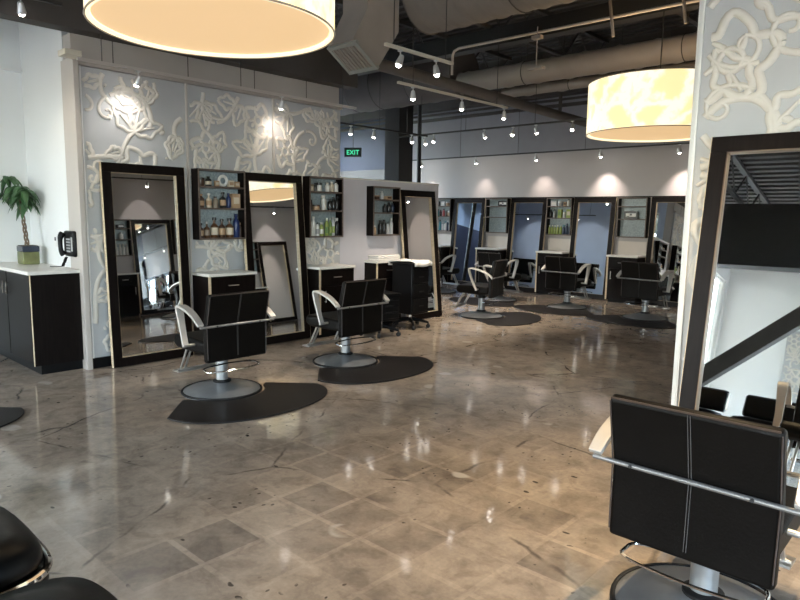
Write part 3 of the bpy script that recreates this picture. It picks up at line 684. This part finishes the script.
ch = styling_chair('black styling chair filling the lower right corner, before the big mirror', (-.698, 2.485, 0), 0)
MATZ = .013
D1 = dup(ch, 'black styling chair facing the nearest leaning mirror on the carved wall', (-4.72, 2.90, MATZ*.0), PI/2)
D2 = dup(ch, 'black styling chair facing the mirror between the two bottle cubbies', (-4.80, 4.385, 0), PI/2)
D3 = dup(ch, 'black styling chair seen side on in the middle of the room', (-5.64, 7.92, 0), PI/2+R(16))
D4 = dup(ch, 'black styling chair at the back, behind the side-on chair', (-6.55, 9.72, 0), -.12)
D5 = dup(ch, 'black styling chair facing the back wall beneath the lime bottle cubby', (-5.22, 9.78, 0), -.03)
D6 = dup(ch, 'black styling chair facing the framed card cubby, beside the pale panel edge', (-3.83, 9.62, 0), -.06)
D7 = dup(ch, 'farthest black styling chair, beside the end of the low white wall', (-8.05, 9.85, 0), -.1)
D8 = dup(ch, 'black styling chair facing the aisle wall, seen only in mirrors', (-.95, 6.05, 0), -PI/2)

def floor_mat(label, x, y, rz):
    n = 36; pts = []
    cor = (.70, -.40)
    # front arc: circle through the two tips and the bulge
    for i in range(n+1):
        a = PI+PI*i/n; e = 2/2.1
        pts.append((0.705*math.copysign(abs(math.cos(a))**e, math.cos(a)), -.40-.485*abs(math.sin(a))**e))
    pts.append((.40, -.06))
    for i in range(1, 18): a = -.17-(PI-.34)*i/18; pts.append((.355*math.cos(a), .355*math.sin(a)))
    pts.append((-.40, -.06))
    area = sum(pts[i][0]*pts[(i+1) % len(pts)][1]-pts[(i+1) % len(pts)][0]*pts[i][1] for i in range(len(pts)))
    if area < 0: pts.reverse()
    o = MB().prism(pts, .0015, .014, 'z').obj('floor_mat', M_matr, smooth=0, bevel=.006, seg=2); o.location = (x, y, 0); o.rotation_euler = (0, 0, rz)
    tag(o, label, 'floor mat', 'dark half round floor mats'); return o
fm = floor_mat('dark half round mat under the chair at the nearest leaning mirror', -4.72, 2.90, PI/2)
def dm(label, x, y, rz): o = dup(fm, label, (x, y, 0), rz); return o
dm('dark half round mat under the chair between the two bottle cubbies', -4.80, 4.385, PI/2)
dm('dark half round mat under the side-on chair mid room', -5.64, 7.92, PI/2+R(16))
dm('dark half round mat under the chair behind the side-on chair', -6.55, 9.72, -.12)
dm('dark half round mat under the chair facing the lime bottle cubby', -5.22, 9.78, -.03)
dm('dark half round mat under the chair facing the framed card cubby', -3.83, 9.62, -.06)
dm('dark mat edge entering the frame before the alcove cabinet', -5.72, .84, PI/2)

# ------------------------------------------------------------------ waiting chairs, lower left
def lounge(label, x, y, rz, trim):
    t = thing('lounge_chair', label, 'lounge chair', (x, y, 0), rz, 'black lounge chairs by the camera')
    def sq(w, d, z, e=3.8, n=48, oy=0):
        out = []
        for i in range(n):
            a = 2*PI*i/n; c, s = math.cos(a), math.sin(a)
            out.append((w*math.copysign(abs(c)**(2/e), c), oy+d*math.copysign(abs(s)**(2/e), s), z))
        return out
    def loft(rings):
        mb = MB(); n = len(rings[0]); vs = [p for r in rings for p in r]; fs = []
        for i in range(len(rings)-1):
            for j in range(n): k = (j+1) % n; fs.append((i*n+j, i*n+k, i*n+n+k, i*n+n+j))
        fs += [tuple(range(n))[::-1], tuple(range((len(rings)-1)*n, len(rings)*n))]
        return mb.add(vs, fs)
    w = .29
    loft([sq(w*.93, w*.93, .43), sq(w*.955, w*.955, .442), sq(w*.955, w*.955, .458), sq(w*.93, w*.93, .48), sq(w*.86, w*.86, .505), sq(w*.6, w*.6, .52), sq(w*.2, w*.2, .524)]).obj('seat_cushion', M_vinyl, t, smooth=70)
    loft([sq(w*.35, w*.35, .30), sq(w*.75, w*.75, .315), sq(w*.95, w*.95, .35), sq(w*1.0, w*1.0, .38), sq(w*.98, w*.98, .41)]).obj('seat_shell', M_vinyl, t, smooth=70)
    MB().tube(sq(w*1.0, w*1.0, .421), .012 if trim else .006, 8, closed=True).obj('trim_band', M_chrome if trim else M_plast, t)
    bk = [(.0, .0)]
    pr = [(-.20, .50), (-.20, .58), (-.25, .72), (-.31, .75), (-.34, .71), (-.30, .50)]
    MB().prism([(p[0], p[1]+.03) for p in pr], -.25, .25, 'x').obj('backrest', M_vinyl, t, bevel=.03, seg=3)
    MB().cyl((0, 0, .02), (0, 0, .335), .035, 16).obj('post', M_chrome, t)
    MB().lathe([(.27, 0), (.27, .012), (.1, .03), (.04, .04)], 32).obj('base_plate', M_base, t)
lounge('black lounge chair with chrome seat trim at the left frame edge', -2.245, .37, 0, True)
lounge('black lounge chair cut by the lower left corner of the photo', -1.57, .40, 0, False)

# ------------------------------------------------------------------ alcove counter, plant, phone
t = thing('alcove_cabinet', 'dark cabinet with pale corner edge in the white alcove', 'cabinet', (-6.30, 1.96, 0), 0)
L0 = -1.295
MB().box(L0, -.012, .02, .435, .10, .92).obj('body', M_esp, t)
MB().box(L0, -.03, .06, .43, 0, .10).obj('plinth', M_plast, t)
for k in range(2):
    x0 = L0+.008+k*(.63); d_ = MB().box(x0, x0+.615, 0, .0195, .11, .915).obj('door', M_esp, t, bevel=.002, seg=1)
    hx = x0+.57 if k == 0 else x0+.045
    MB().cyl((hx, -.022, .70), (hx, -.022, .82), .006, 8).cyl((hx, 0, .71), (hx, -.022, .71), .004, 6).cyl((hx, 0, .81), (hx, -.022, .81), .004, 6).obj('door_handle', mat('dark_nickel', (.10, .085, .07), .35, .7), d_)
MB().box(-.0115, 0, .002, .435, .09, .92).obj('side_panel', M_esp, t)
MB().box(-.016, .003, -.003, .0015, .09, .92).obj('edge_strip', M_maple, t)
o = MB().box(-7.597, -6.285, 1.935, 2.398, .922, .955).obj('alcove_worktop', M_top, bevel=.004); tag(o, 'white worktop on the dark alcove cabinet under the plant', 'worktop')

pot = thing('potted_plant', 'braided money tree in a navy and olive square pot on the alcove worktop', 'plant', (-7.20, 2.24, .9555))
pot.scale = (.82, .82, .9)
MB().box(-.105, .105, -.095, .095, 0, .14, 0).obj('pot', M_poto, pot, bevel=.01)
MB().box(-.107, .107, -.097, .097, .14, .205, 0).obj('pot_rim', M_potn, pot, bevel=.008)
MB().box(-.095, .095, -.085, .085, .2, .21).obj('soil', M_soil, pot)
tr = MB()
for k in range(3):
    pts = []
    for i in range(34):
        u = i/33; a = 2*PI*(k/3+u*2.2); r_ = .020*(1-.35*u)
        pts.append((-.02-.17*u+r_*math.cos(a), r_*math.sin(a), .2+.56*u))
    tr.tube(pts, [.011-.004*i/33 for i in range(34)], 7)
stems = []
rnd = random.Random(5)
lf = MB()
def leaflet(base, d, ln, wd_, droop):
    d = Vector(d).normalized(); side = d.cross(Vector((0, 0, 1))); side = side.normalized() if side.length > .05 else Vector((1, 0, 0))
    vs = []; n = 6
    for i in range(n+1):
        u = i/n; c = Vector(base)+d*ln*u+Vector((0, 0, -droop*ln*u*u)); ww = wd_*math.sin(PI*min(1, .04+u*.96)**.9)+.0015
        vs += [c-side*ww+Vector((0, 0, ww*.35)), c, c+side*ww+Vector((0, 0, ww*.35))]
    fs = []
    for i in range(n): fs += [(i*3, i*3+1, i*3+4, i*3+3), (i*3+1, i*3+2, i*3+5, i*3+4)]
    lf.add(vs, fs)
top_ = Vector((-.20, 0, .74))
for k in range(15):
    a = rnd.uniform(0, 2*PI); el = rnd.uniform(-.1, 1.2); ln = rnd.uniform(.16, .34)
    st_ = top_+Vector((0, 0, rnd.uniform(-.12, .06)))
    e = st_+Vector((math.cos(a)*math.cos(el)*ln, math.sin(a)*math.cos(el)*ln*.45, math.sin(el)*ln*.8))
    e.y = min(e.y, .05)
    tr.tube([st_, (st_+e)/2+Vector((0, 0, .03)), e], .004, 5)
    nl = rnd.choice((5, 6, 7))
    for q in range(nl):
        b_ = 2*PI*q/nl+rnd.uniform(-.2, .2)
        leaflet(e, (math.cos(b_), math.sin(b_)*.7, rnd.uniform(-.3, .25)), rnd.uniform(.13, .2), rnd.uniform(.034, .048), rnd.uniform(.5, .95))
tr.obj('trunk', M_bark, pot)
# keep the crown clear of the walls
lf.v = [(max(v[0], -.46), min(v[1], .165), v[2]) for v in lf.v]
o = lf.obj('foliage', M_green_leaf, pot, smooth=60); s_ = o.modifiers.new('thick', 'SOLIDIFY'); s_.thickness = .0012

ph = thing('wall_telephone', 'black push button telephone on the white alcove wall', 'telephone', (-6.44, 2.399, 1.06))
MB().box(-.125, .115, -.05, 0, .005, .25).obj('body', M_plast, ph, bevel=.03, seg=3)
MB().tube(smooth_path([(-.085, -.062, .025), (-.085, -.085, .06), (-.085, -.09, .13), (-.085, -.085, .19), (-.085, -.062, .225)], 5), [.03, .031, .03, .027, .024, .022, .021, .020, .020, .020, .020, .020, .021, .022, .024, .026, .028, .030, .031, .031, .03], 10).obj('handset', M_plast, ph)
k_ = MB()
for i in range(3):
    for j in range(5): k_.box(-.035+i*.03, -.013+i*.03, -.055, -.0495, .05+j*.028, .066+j*.028)
k_.obj('keypad', M_silver, ph)
MB().box(.07, .10, -.053, -.0495, .06, .19).obj('face_plate', M_silver, ph)
cp = [(-.10, -.04, .0)]
for i in range(60): u = i/59; cp.append((-.06-.02*u+.012*math.cos(i*1.3), -.05-.03*u+.012*math.sin(i*1.3), -.002-.085*u))
cp += [(-.12, -.10, -.092), (-.20, -.15, -.095), (-.25, -.13, -.0955)]
MB().tube(cp, .004, 5).obj('coiled_cord', M_plast, ph)
o = MB().box(-6.92, -6.85, 2.392, 2.3995, 1.14, 1.25).obj('wall_outlet', M_plastw, bevel=.003); MB().box(-6.90, -6.87, 2.39, 2.392, 1.2, 1.235).obj('socket_face', M_plast, o); tag(o, 'white wall outlet left of the black telephone', 'outlet')

# ------------------------------------------------------------------ drum lamps
M_shade = shade_mat()
M_diff = emis('lit_lamp_diffuser', (1, .66, .33), .64, (.5, .4, .3))
M_bulbline = emis('lit_diffuser_edge', (1, .86, .58), 1.05, (.5, .4, .3))
M_bronze = mat('bronze_lamp_ring', (.40, .33, .24), .4, .3)
def drum(label, x, y, z, r=.70, h=.54):
    t = thing('drum_pendant', label, 'pendant lamp', (x, y, z), 0, 'large lit drum pendants')
    n = 72; mb = MB(); vs = []
    for zz, rr in ((0.02, r), (h, r), (h, r-.006), (.02, r-.006)):
        vs += [(rr*math.cos(2*PI*j/n), rr*math.sin(2*PI*j/n), zz) for j in range(n)]
    fs = [(q*n+j, q*n+(j+1) % n, ((q+1) % 4)*n+(j+1) % n, ((q+1) % 4)*n+j) for q in range(4) for j in range(n)]
    mb.add(vs, fs).obj('lamp_shade', M_shade, t)
    MB().lathe([(r-.030, .030), (r-.030, .036)], n).obj('diffuser', M_diff, t)
    def ring(rr, zz, rad, m, nm):
        MB().tube([(rr*math.cos(2*PI*j/n), rr*math.sin(2*PI*j/n), zz) for j in range(n)], rad, 6, closed=True).obj(nm, m, t)
    ring(r-.016, .022, .013, M_bulbline, 'light_gap')
    ring(r-.001, .012, .005, M_bronze, 'bottom_ring'); ring(r-.001, h, .006, M_bronze, 'top_ring')
    mb = MB()
    for k in range(3): a = 2*PI*k/3; mb.cyl((0, 0, h+.05), ((r-.01)*math.cos(a), (r-.01)*math.sin(a), h-.01), .006, 6)
    mb.cyl((0, 0, .2), (0, 0, h+.06), .02, 10).obj('spider', M_bronze, t)
    MB().cyl((0, 0, h+.05), (0, 0, ZC-z), .007, 8).obj('hanging_rod', M_steel_k, t)
    L = bpy.data.lights.new('bulb', 'POINT'); L.energy = LAMP_W; L.color = (1, .72, .42); L.shadow_soft_size = .15
    o = bpy.data.objects.new('bulb', L); C.objects.link(o); o.parent = t; o.location = (0, 0, .45)
LAMP_W = 25
drum('huge lit drum pendant cut by the top of the frame, nearest', -3.29, 2.03, 2.49, .655)
drum('lit yellow drum pendant half hidden behind the right carved panel', -2.80, 7.02, 2.38, .72)

# ------------------------------------------------------------------ track lights
DUCTS = [(-4.80, .4, 5.55, 3.88, .41), (-6.6, .4, 8.55, 3.62, .16), (-10.5, -6.8, 8.85, 3.88, .42), (-6.2, .4, 9.15, 3.50, .075)]
def top_of(p):
    if abs(p.x+5.75) < .1 and 5.6 < p.y < 11.2: return 3.14
    z = 3.795 if 7.5 < p.y < 7.72 else ZC
    for x0, x1, y, zc, r in DUCTS:
        if x0-.03 < p.x < x1+.03 and abs(p.y-y) < r+.03: z = min(z, zc-math.sqrt(max(0, (r+.012)**2-(p.y-y)**2)))
    return z
def rail(label, a, b, group=None, m=M_steel_k):
    a = Vector(a); b = Vector(b); t = thing('track_rail', label, 'track rail', (0, 0, 0), 0, 'ceiling track rails')
    d = (b-a).normalized()
    if abs(d.x) > abs(d.y): MB().box(a.x, b.x, a.y-.016, a.y+.016, a.z, a.z+.025).obj('rail_bar', m, t)
    else: MB().box(a.x-.016, a.x+.016, a.y, b.y, a.z, a.z+.025).obj('rail_bar', m, t)
    k = max(2, round((b-a).length/1.5)+1)
    for i in range(k):
        p = a+(b-a)*((i+.15)/(k-.7)); MB().cyl((p.x, p.y, p.z+.025), (p.x, p.y, top_of(p)), .004, 6).obj('hanger_rod', M_steel_k, t)
SPOTS = {}
def spot(label, p, aim, W, ang=55, col=(1, .86, .70), blend=.8, m=None):
    p = Vector(p); aim = Vector(aim); t = thing('track_spotlight', label, 'spotlight', p, 0, 'small track spotlights')
    d = (aim-p).normalized()
    MB().box(-.02, .02, -.015, .015, -.012, 0).cyl((0, 0, -.06), (0, 0, -.012), .006, 8).obj('stem', M_silver, t)
    q = Vector((0, 0, -.085)); Mx = Matrix.Translation(q) @ d.to_track_quat('Z', 'Y').to_matrix().to_4x4()
    MB().lathe([(.016, -.045), (.022, -.035), (.034, .03), (.036, .042), (.030, .042)], 16, M=Mx).obj('lamp_head', M_silver, t)
    le = MB().lathe([(.024, .0425), (.024, .050), (.019, .060), (.010, .065)], 14, M=Mx).obj('lens', M_lens, t)
    L = bpy.data.lights.new('spot_beam', 'SPOT'); L.energy = W; L.color = col; L.spot_size = R(ang); L.spot_blend = blend; L.shadow_soft_size = .025
    o = bpy.data.objects.new('spot_beam', L); C.objects.link(o); o.parent = t; o.location = q+d*.085; o.rotation_euler = d.to_track_quat('-Z', 'Y').to_euler()
WW = 2.6
rail('cream track rail along the top of the carved wall', (-5.98, 2.33, 2.785), (-5.98, 5.62, 2.785), m=M_trim)
o = MB().box(-6.10, -5.94, 2.22, 2.36, 2.812, 2.86).obj('transformer_box', M_cream, bevel=.004); tag(o, 'cream transformer box on the near end of the cream rail', 'transformer')
spot('spotlight on the cream rail above the nearest leaning mirror', (-5.98, 2.87, 2.785), (-6.24, 2.82, 2.40), 3.6*WW, 110, (1, .95, .9), 1.)
spot('spotlight on the cream rail above the amber bottle cubby side', (-5.98, 4.50, 2.785), (-6.24, 4.60, 2.40), 3.2*WW, 110, (1, .88, .74), 1.)
rail('dark track rail along the back wall above the mirrors', (-10.2, 11.08, 2.72), (-1.2, 11.08, 2.72))
bn = ['far left end of the back wall rail', 'back rail above the mirror beside the teal bottle cubby', 'back rail above the mirror beside the lime bottle cubby', 'back rail hidden beside the yellow drum pendant', 'back rail next to the pale right panel edge', 'back rail hidden behind the right panel, seen in a mirror']
for x, l, pw in zip((-9.65, -8.15, -6.72, -5.40, -4.02, -2.55), bn, (7, 8, 11, 24, 26, 26)): spot('spotlight on the '+l, (x, 11.08, 2.72), (x, 11.45, 1.75), pw*WW, 75, (1, .84, .74), 1.)
rail('dark track rail crossing the room before the back wall', (-8.4, 9.0, 2.93), (-2.6, 9.0, 2.93))
r2 = ['first', 'second', 'third', 'fourth', 'fifth']
for k, x in enumerate((-7.55, -6.46, -5.90, -5.48, -4.85)): spot('%s spotlight from the left on the rail crossing the room' % r2[k], (x, 9.0, 2.93), (x+.25, 9.9, .8) if k % 2 else (x-.1, 8.3, 0), 42*WW, 60)
rail('pale track rail over the middle chairs, farther of two', (-5.0, 5.33, 2.93), (-5.0, 7.47, 2.93), m=M_cream)
for k, y in enumerate((5.58, 6.48, 7.40)): spot('%s spotlight along the rail over the middle chairs' % r2[k], (-5.0, y, 2.93), (-5.5, y+.5, .4), 55*WW, 66)
rail('pale track rail nearer the camera under the spiral duct', (-4.0, 4.10, 2.93), (-4.0, 5.02, 2.93), m=M_cream)
for k, y in enumerate((4.29, 4.78)): spot('%s spotlight along the rail under the spiral duct' % r2[k], (-4.0, y, 2.93), (-4.7, y-.6, .5) if k == 0 else (-3.8, y+.6, 0), 50*WW, 62)
rail('dark track rail behind the low white wall near the black column', (-7.5, 6.4, 2.86), (-7.5, 8.75, 2.86))
for k, y in enumerate((7.45, 8.35)): spot('%s spotlight along the rail behind the low white wall' % r2[k], (-7.5, y, 2.86), (-6.9 if k else -7.9, y+.2, .5), 28*WW, 60, (1, .95, .9))
spot('second far spotlight in the blue gap left of the column', (-7.5, 6.95, 2.86), (-7.9, 7.0, .5), 20*WW, 60, (1, .95, .9))
spot('spotlight at the end of the rail behind the low white wall, right of the column', (-7.5, 8.7, 2.86), (-7.0, 9.2, .5), 20*WW, 60, (1, .95, .9))
rail('dark track rail high over the alcove worktop', (-5.9, .5, 3.18), (-5.9, 2.2, 3.18))
spot('bright spotlight in the top left corner over the alcove', (-5.9, 1.89, 3.18), (-6.9, 2.39, 1.4), 8*WW, 60)
rail('dark track rail along the aisle wall, seen in mirrors', (.22, 4.6, 2.72), (.22, 10.2, 2.72))
for k, y in enumerate((6.2, 7.75, 9.3)): spot('%s spotlight along the aisle wall rail, seen in mirrors' % r2[k], (.22, y, 2.72), (.6, y, 1.75), 15*WW, 80, (1, .9, .84), 1.)
rail('dark track rail washing the far blue wall, seen in mirrors', (-12.3, 3.8, 3.1), (-12.3, 7.0, 3.1))
for k, y in enumerate((4.4, 6.2)): spot('%s spotlight on the rail by the far blue wall' % r2[k], (-12.3, y, 3.1), (-13.1, y, 2.3), 16*WW, 110, (.86, .93, 1), 1.)
rail('dark track rail along the blue grey wall behind the carved panels', (-12.6, 3.5, 3.1), (-9.5, 3.5, 3.1))
for k, x in enumerate((-12.0, -10.1)): spot('%s spotlight on the rail behind the carved panels' % r2[k], (x, 3.5, 3.1), (x, 2.6, 2.3), 12*WW, 110, (.9, .95, 1), 1.)
rail('dark track rail over the foreground chair', (-.85, 1.9, 3.05), (-.85, 3.7, 3.05))
for k, (y, ax, ay) in enumerate(((2.3, -1.05, 2.5), (3.3, -1.3, 3.3))): spot('%s spotlight on the rail over the foreground chair' % r2[k], (-.85, y, 3.05), (ax, ay, 0), 70*WW, 85, (1, .74, .44), 1.)

# ------------------------------------------------------------------ ducts, pipes, joists
def spiral_duct(label, x0, x1, y, z, r, m, pitch=.24):
    n = 40; k = 8; d = pitch/k; rows = int((x1-x0+pitch)/d)+1; vs = []; fs = []
    for i in range(rows):
        for j in range(n):
            a = 2*PI*j/n; rr = r+(.014 if i % k == 0 else 0); vs.append((min(max(x0+i*d+pitch*j/n-pitch, x0), x1), rr*math.cos(a), rr*math.sin(a)))
    for i in range(rows-1):
        for j in range(n):
            if j < n-1: fs.append((i*n+j, i*n+j+1, (i+1)*n+j+1, (i+1)*n+j))
            elif i+k+1 < rows: fs.append((i*n+j, (i+k)*n, (i+k+1)*n, (i+1)*n+j))
    o = MB().add(vs, fs).obj('spiral_duct', m, smooth=70); o.location = (0, y, z)
    for xe in (x0-.01, x1-.01): MB().lathe([(r-.001, 0), (r-.001, .02)], n, M=Matrix.Translation((xe, 0, 0)) @ Matrix.Rotation(PI/2, 4, 'Y')).obj('end_cap', m, o)
    for x in (x0+1.2, (x0+x1)/2, x1-1.0):
        MB().tube([(x, (r+.012)*math.cos(a), (r+.012)*math.sin(a)) for a in [2*PI*i/32 for i in range(32)]], .006, 5, closed=True).cyl((x, 0, r), (x, 0, ZC-z), .005, 6).obj('hanger_strap', M_dark, o)
    return tag(o, label, 'duct')
spiral_duct('fat spiral seamed air duct across the top of the room', -4.80, .4, 5.55, 3.88, .41, M_duct)
o = spiral_duct('long slim pale duct running above the yellow pendant', -6.6, .4, 8.55, 3.62, .16, M_ductl, .5)
spiral_duct('wide dark duct with round end cap left of the back rail', -10.5, -6.8, 8.85, 3.88, .42, M_ductd, .8)
o = spiral_duct('thin pale pipe duct just behind the slim duct', -6.2, .4, 9.15, 3.50, .075, M_ductl, .6)
o = MB().cyl((-5.75, 5.6, 3.32), (-5.75, 11.2, 3.22), .075, 16).obj('diagonal_pipe', M_ductd); MB().cyl((-5.75, 8.2, 3.19+.084), (-5.75, 8.3, 3.19+.082), .085, 16).obj('coupling', M_ductd, o); MB().cyl((-5.75, 6.4, 3.37), (-5.75, 6.4, ZC), .006, 6).cyl((-5.75, 10.2, 3.3), (-5.75, 10.2, ZC), .03, 8).obj('hanger_rod', M_dark, o)
tag(o, 'brown pipe slanting back above the track rails', 'pipe')
# diffuser boot
t = thing('air_diffuser', 'square air diffuser boot with slanted grille by the big pendant', 'air vent', (-5.0, 4.60, 0))
MB().prism([(.10, 4.25), (.10, 3.55), (-.10, 3.20), (.24, 2.98), (.55, 3.40), (.55, 4.25)][::-1], -.20, .17, 'x').obj('boot', M_ductl, t)
Mx = Matrix.Translation((-.01, .07, 3.085)) @ Matrix.Rotation(math.atan2(-.22, .34), 4, 'X')
g = MB(); W_ = .215; H_ = .19
g.box(-W_, W_, -H_, -H_+.04, -.02, .01, M=Mx).box(-W_, W_, H_-.04, H_, -.02, .01, M=Mx).box(-W_, -W_+.04, -H_+.04, H_-.04, -.02, .01, M=Mx).box(W_-.04, W_, -H_+.04, H_-.04, -.02, .01, M=Mx)
g.obj('grille_frame', M_grille, t)
g = MB()
for i in range(9): g.box(-W_+.04+i*.048, -W_+.052+i*.048, -H_+.04, H_-.04, -.012, .004, M=Mx)
g.obj('grille_slats', M_ductl, t)
# beam running over the carved wall
struct('trim_10', MB().box(-6.32, -6.14, -2.0, 5.80, 3.085, 3.75), M_dark)
# steel column and standpipe
o = MB().box(-9.10, -8.72, 9.35, 9.75, 0, ZC).obj('column', M_steel_k); o['kind'] = 'structure'
o = MB().cyl((-9.12, 10.4, 0), (-9.12, 10.4, ZC), .045, 12).obj('standpipe', M_steel_k); tag(o, 'thin black vertical pipe right of the black column', 'pipe')
def joist(x, y0, y1, label):
    t = thing('ceiling_joist', label, 'joist', (x, 0, 0), 0, 'open web steel ceiling joists')
    MB().box(-.04, .04, y0, y1, ZC-.06, ZC-.004).obj('top_chord', M_brace, t); MB().box(-.035, .035, y0, y1, ZC-.56, ZC-.52).obj('bottom_chord', M_brace, t)
    mb = MB(); y = y0
    while y+.9 < y1: mb.cyl((0, y, ZC-.06), (0, y+.45, ZC-.52), .014, 6).cyl((0, y+.45, ZC-.52), (0, y+.9, ZC-.06), .014, 6); y += .9
    mb.obj('web_rod', M_brace, t)
jl = ['open web steel joist above the black column', 'open web steel joist left of the diffuser boot', 'open web steel joist over the middle chairs', 'open web steel joist above the yellow pendant', 'open web steel joist over the right carved panel', 'open web steel joist over the added rear windows']
for x, l in zip((-9.6, -7.4, -5.4, -3.2, -1.0, 1.5), jl): joist(x, -7.9, 11.1 if x < .5 else 4.0, l)
o = MB().box(-13, .5, 7.52, 7.70, 3.8, 4.03).obj('steel_girder', M_steel_k); tag(o, 'long black steel girder crossing above the slim duct', 'girder')
struct('rear_girder', MB().box(-4.5, 3.4, -3.6, -3.3, 3.0, ZC-.565).box(-2.2, -2.1, -3.5, -3.4, ZC-.565, ZC).box(.3, .4, -3.5, -3.4, ZC-.565, ZC), M_steel_k)  # black steel girder behind the camera on two hangers, reflected in the big mirror
o = MB().tube([(-5.5, 6.9, 3.34), (-5.5, 6.9, 3.58), (-5.47, 6.9, 3.635), (-5.40, 6.9, 3.66), (.4, 6.9, 3.64)], .017, 8).obj('conduit', M_trim); tag(o, 'pale thin conduit crossing below the black girder', 'conduit')
mb = MB()
sb = [(-4.5, 3.79), (-3.1, 3.79), (-2.35, 3.79)]
for k, (x, l) in enumerate(((-3.24, 'pale bracket strut below the deck, left of the pendant rod'), (-2.49, 'pale bracket strut below the deck, right of the pendant rod'))):
    o = MB().tube([(-.13, 0, 1.15), (-.07, 0, .45), (0, 0, 0)], .017, 6).obj('bracket_strut', M_ductl); o.location = (x, 6.80, 3.42); tag(o, l, 'bracket')
o = MB().cyl((-4.19, 6.83, 3.24), (-4.19, 6.83, 3.70), .006, 6).box(-4.29, -4.09, 6.79, 6.87, 3.22, 3.24).box(-4.25, -4.13, 6.80, 6.865, 3.56, 3.60).obj('hanger_bracket', M_ductl); tag(o, 'small hanging bracket on the conduit mid ceiling', 'bracket')
# EXIT sign
t = thing('exit_sign', 'glowing green EXIT sign in the gap left of the column', 'sign', (-10.72, 10.0, 2.77), R(35))
MB().box(-.19, .19, -.02, .02, 0, .2).obj('housing', M_steel_k, t)
cu = bpy.data.curves.new('lettering', 'FONT'); cu.body = 'EXIT'; cu.size = .14; cu.align_x = 'CENTER'; cu.extrude = .004
cu.materials.append(emis('green_sign_glow', (.08, .9, .45), 1.1)); o = bpy.data.objects.new('lettering', cu); C.objects.link(o); bpy.context.view_layer.update(); me = bpy.data.meshes.new_from_object(o); bpy.data.objects.remove(o); o = bpy.data.objects.new('lettering', me); C.objects.link(o); o.parent = t; o.location = (0, -.025, .05); o.rotation_euler = (PI/2, 0, 0)
MB().cyl((0, 0, .2), (0, 0, ZC-2.75), .006, 6).obj('hanging_rod', M_steel_k, t)
# diagonal brace behind the camera
t = thing('steel_brace', 'charcoal diagonal steel brace reflected in the big mirror', 'brace', (0, -1.5, 0))
Mx = Matrix.Translation((-3.85, 0, 0)) @ Matrix.Rotation(-math.atan2(3.4, 3.7), 4, 'Y')
MB().box(.1, 5.3, -.09, .09, -.10, .10, M=Mx).obj('beam', M_brace, t)
MB().box(-3.95, -3.55, -.12, .12, 0, .02).obj('foot_plate', M_brace, t)

# ------------------------------------------------------------------ sky, camera, view
w = bpy.data.worlds.new('sky'); SC.world = w; w.use_nodes = True; N, L = w.node_tree.nodes, w.node_tree.links
sky = N.new('ShaderNodeTexSky'); sky.sky_type = 'NISHITA'; sky.sun_disc = False; sky.sun_elevation = R(48); sky.sun_rotation = R(200); sky.dust_density = 2.0
mx = N.new('ShaderNodeMix'); mx.data_type = 'RGBA'; mx.inputs[0].default_value = .5; mx.inputs[7].default_value = (1.0, 1.02, 1.05, 1)
L.new(sky.outputs[0], mx.inputs[6]); L.new(mx.outputs[2], N['Background'].inputs[0]); N['Background'].inputs[1].default_value = SKY
cam = bpy.data.cameras.new('camera'); co = bpy.data.objects.new('camera', cam); C.objects.link(co)
f_ = 645.; vy = Vector((602, 76, -f_)).normalized(); vx = -Vector((-705, 95, -f_)).normalized()
vx = (vx-vy*vx.dot(vy)).normalized(); vz = vx.cross(vy)
Rm = Matrix((vx, vy, vz))          # rows: world axes in camera coords -> camera to world
co.matrix_world = Matrix.Translation((0, 0, 1.5)) @ Rm.to_4x4()
cam.sensor_width = 36; cam.lens = 36*f_/800; cam.clip_start = .05; cam.clip_end = 300
SC.camera = co
v = SC.view_settings; v.view_transform = 'Standard'; v.look = 'None'; v.gamma = 1; v.use_curve_mapping = False; v.exposure = 0.25
cy_ = SC.cycles; cy_.use_denoising = True; cy_.max_bounces = 10; cy_.diffuse_bounces = 5; cy_.glossy_bounces = 6; cy_.transparent_max_bounces = 12
cy_.sample_clamp_indirect = 6; cy_.caustics_reflective = False; cy_.caustics_refractive = False; cy_.use_light_tree = True
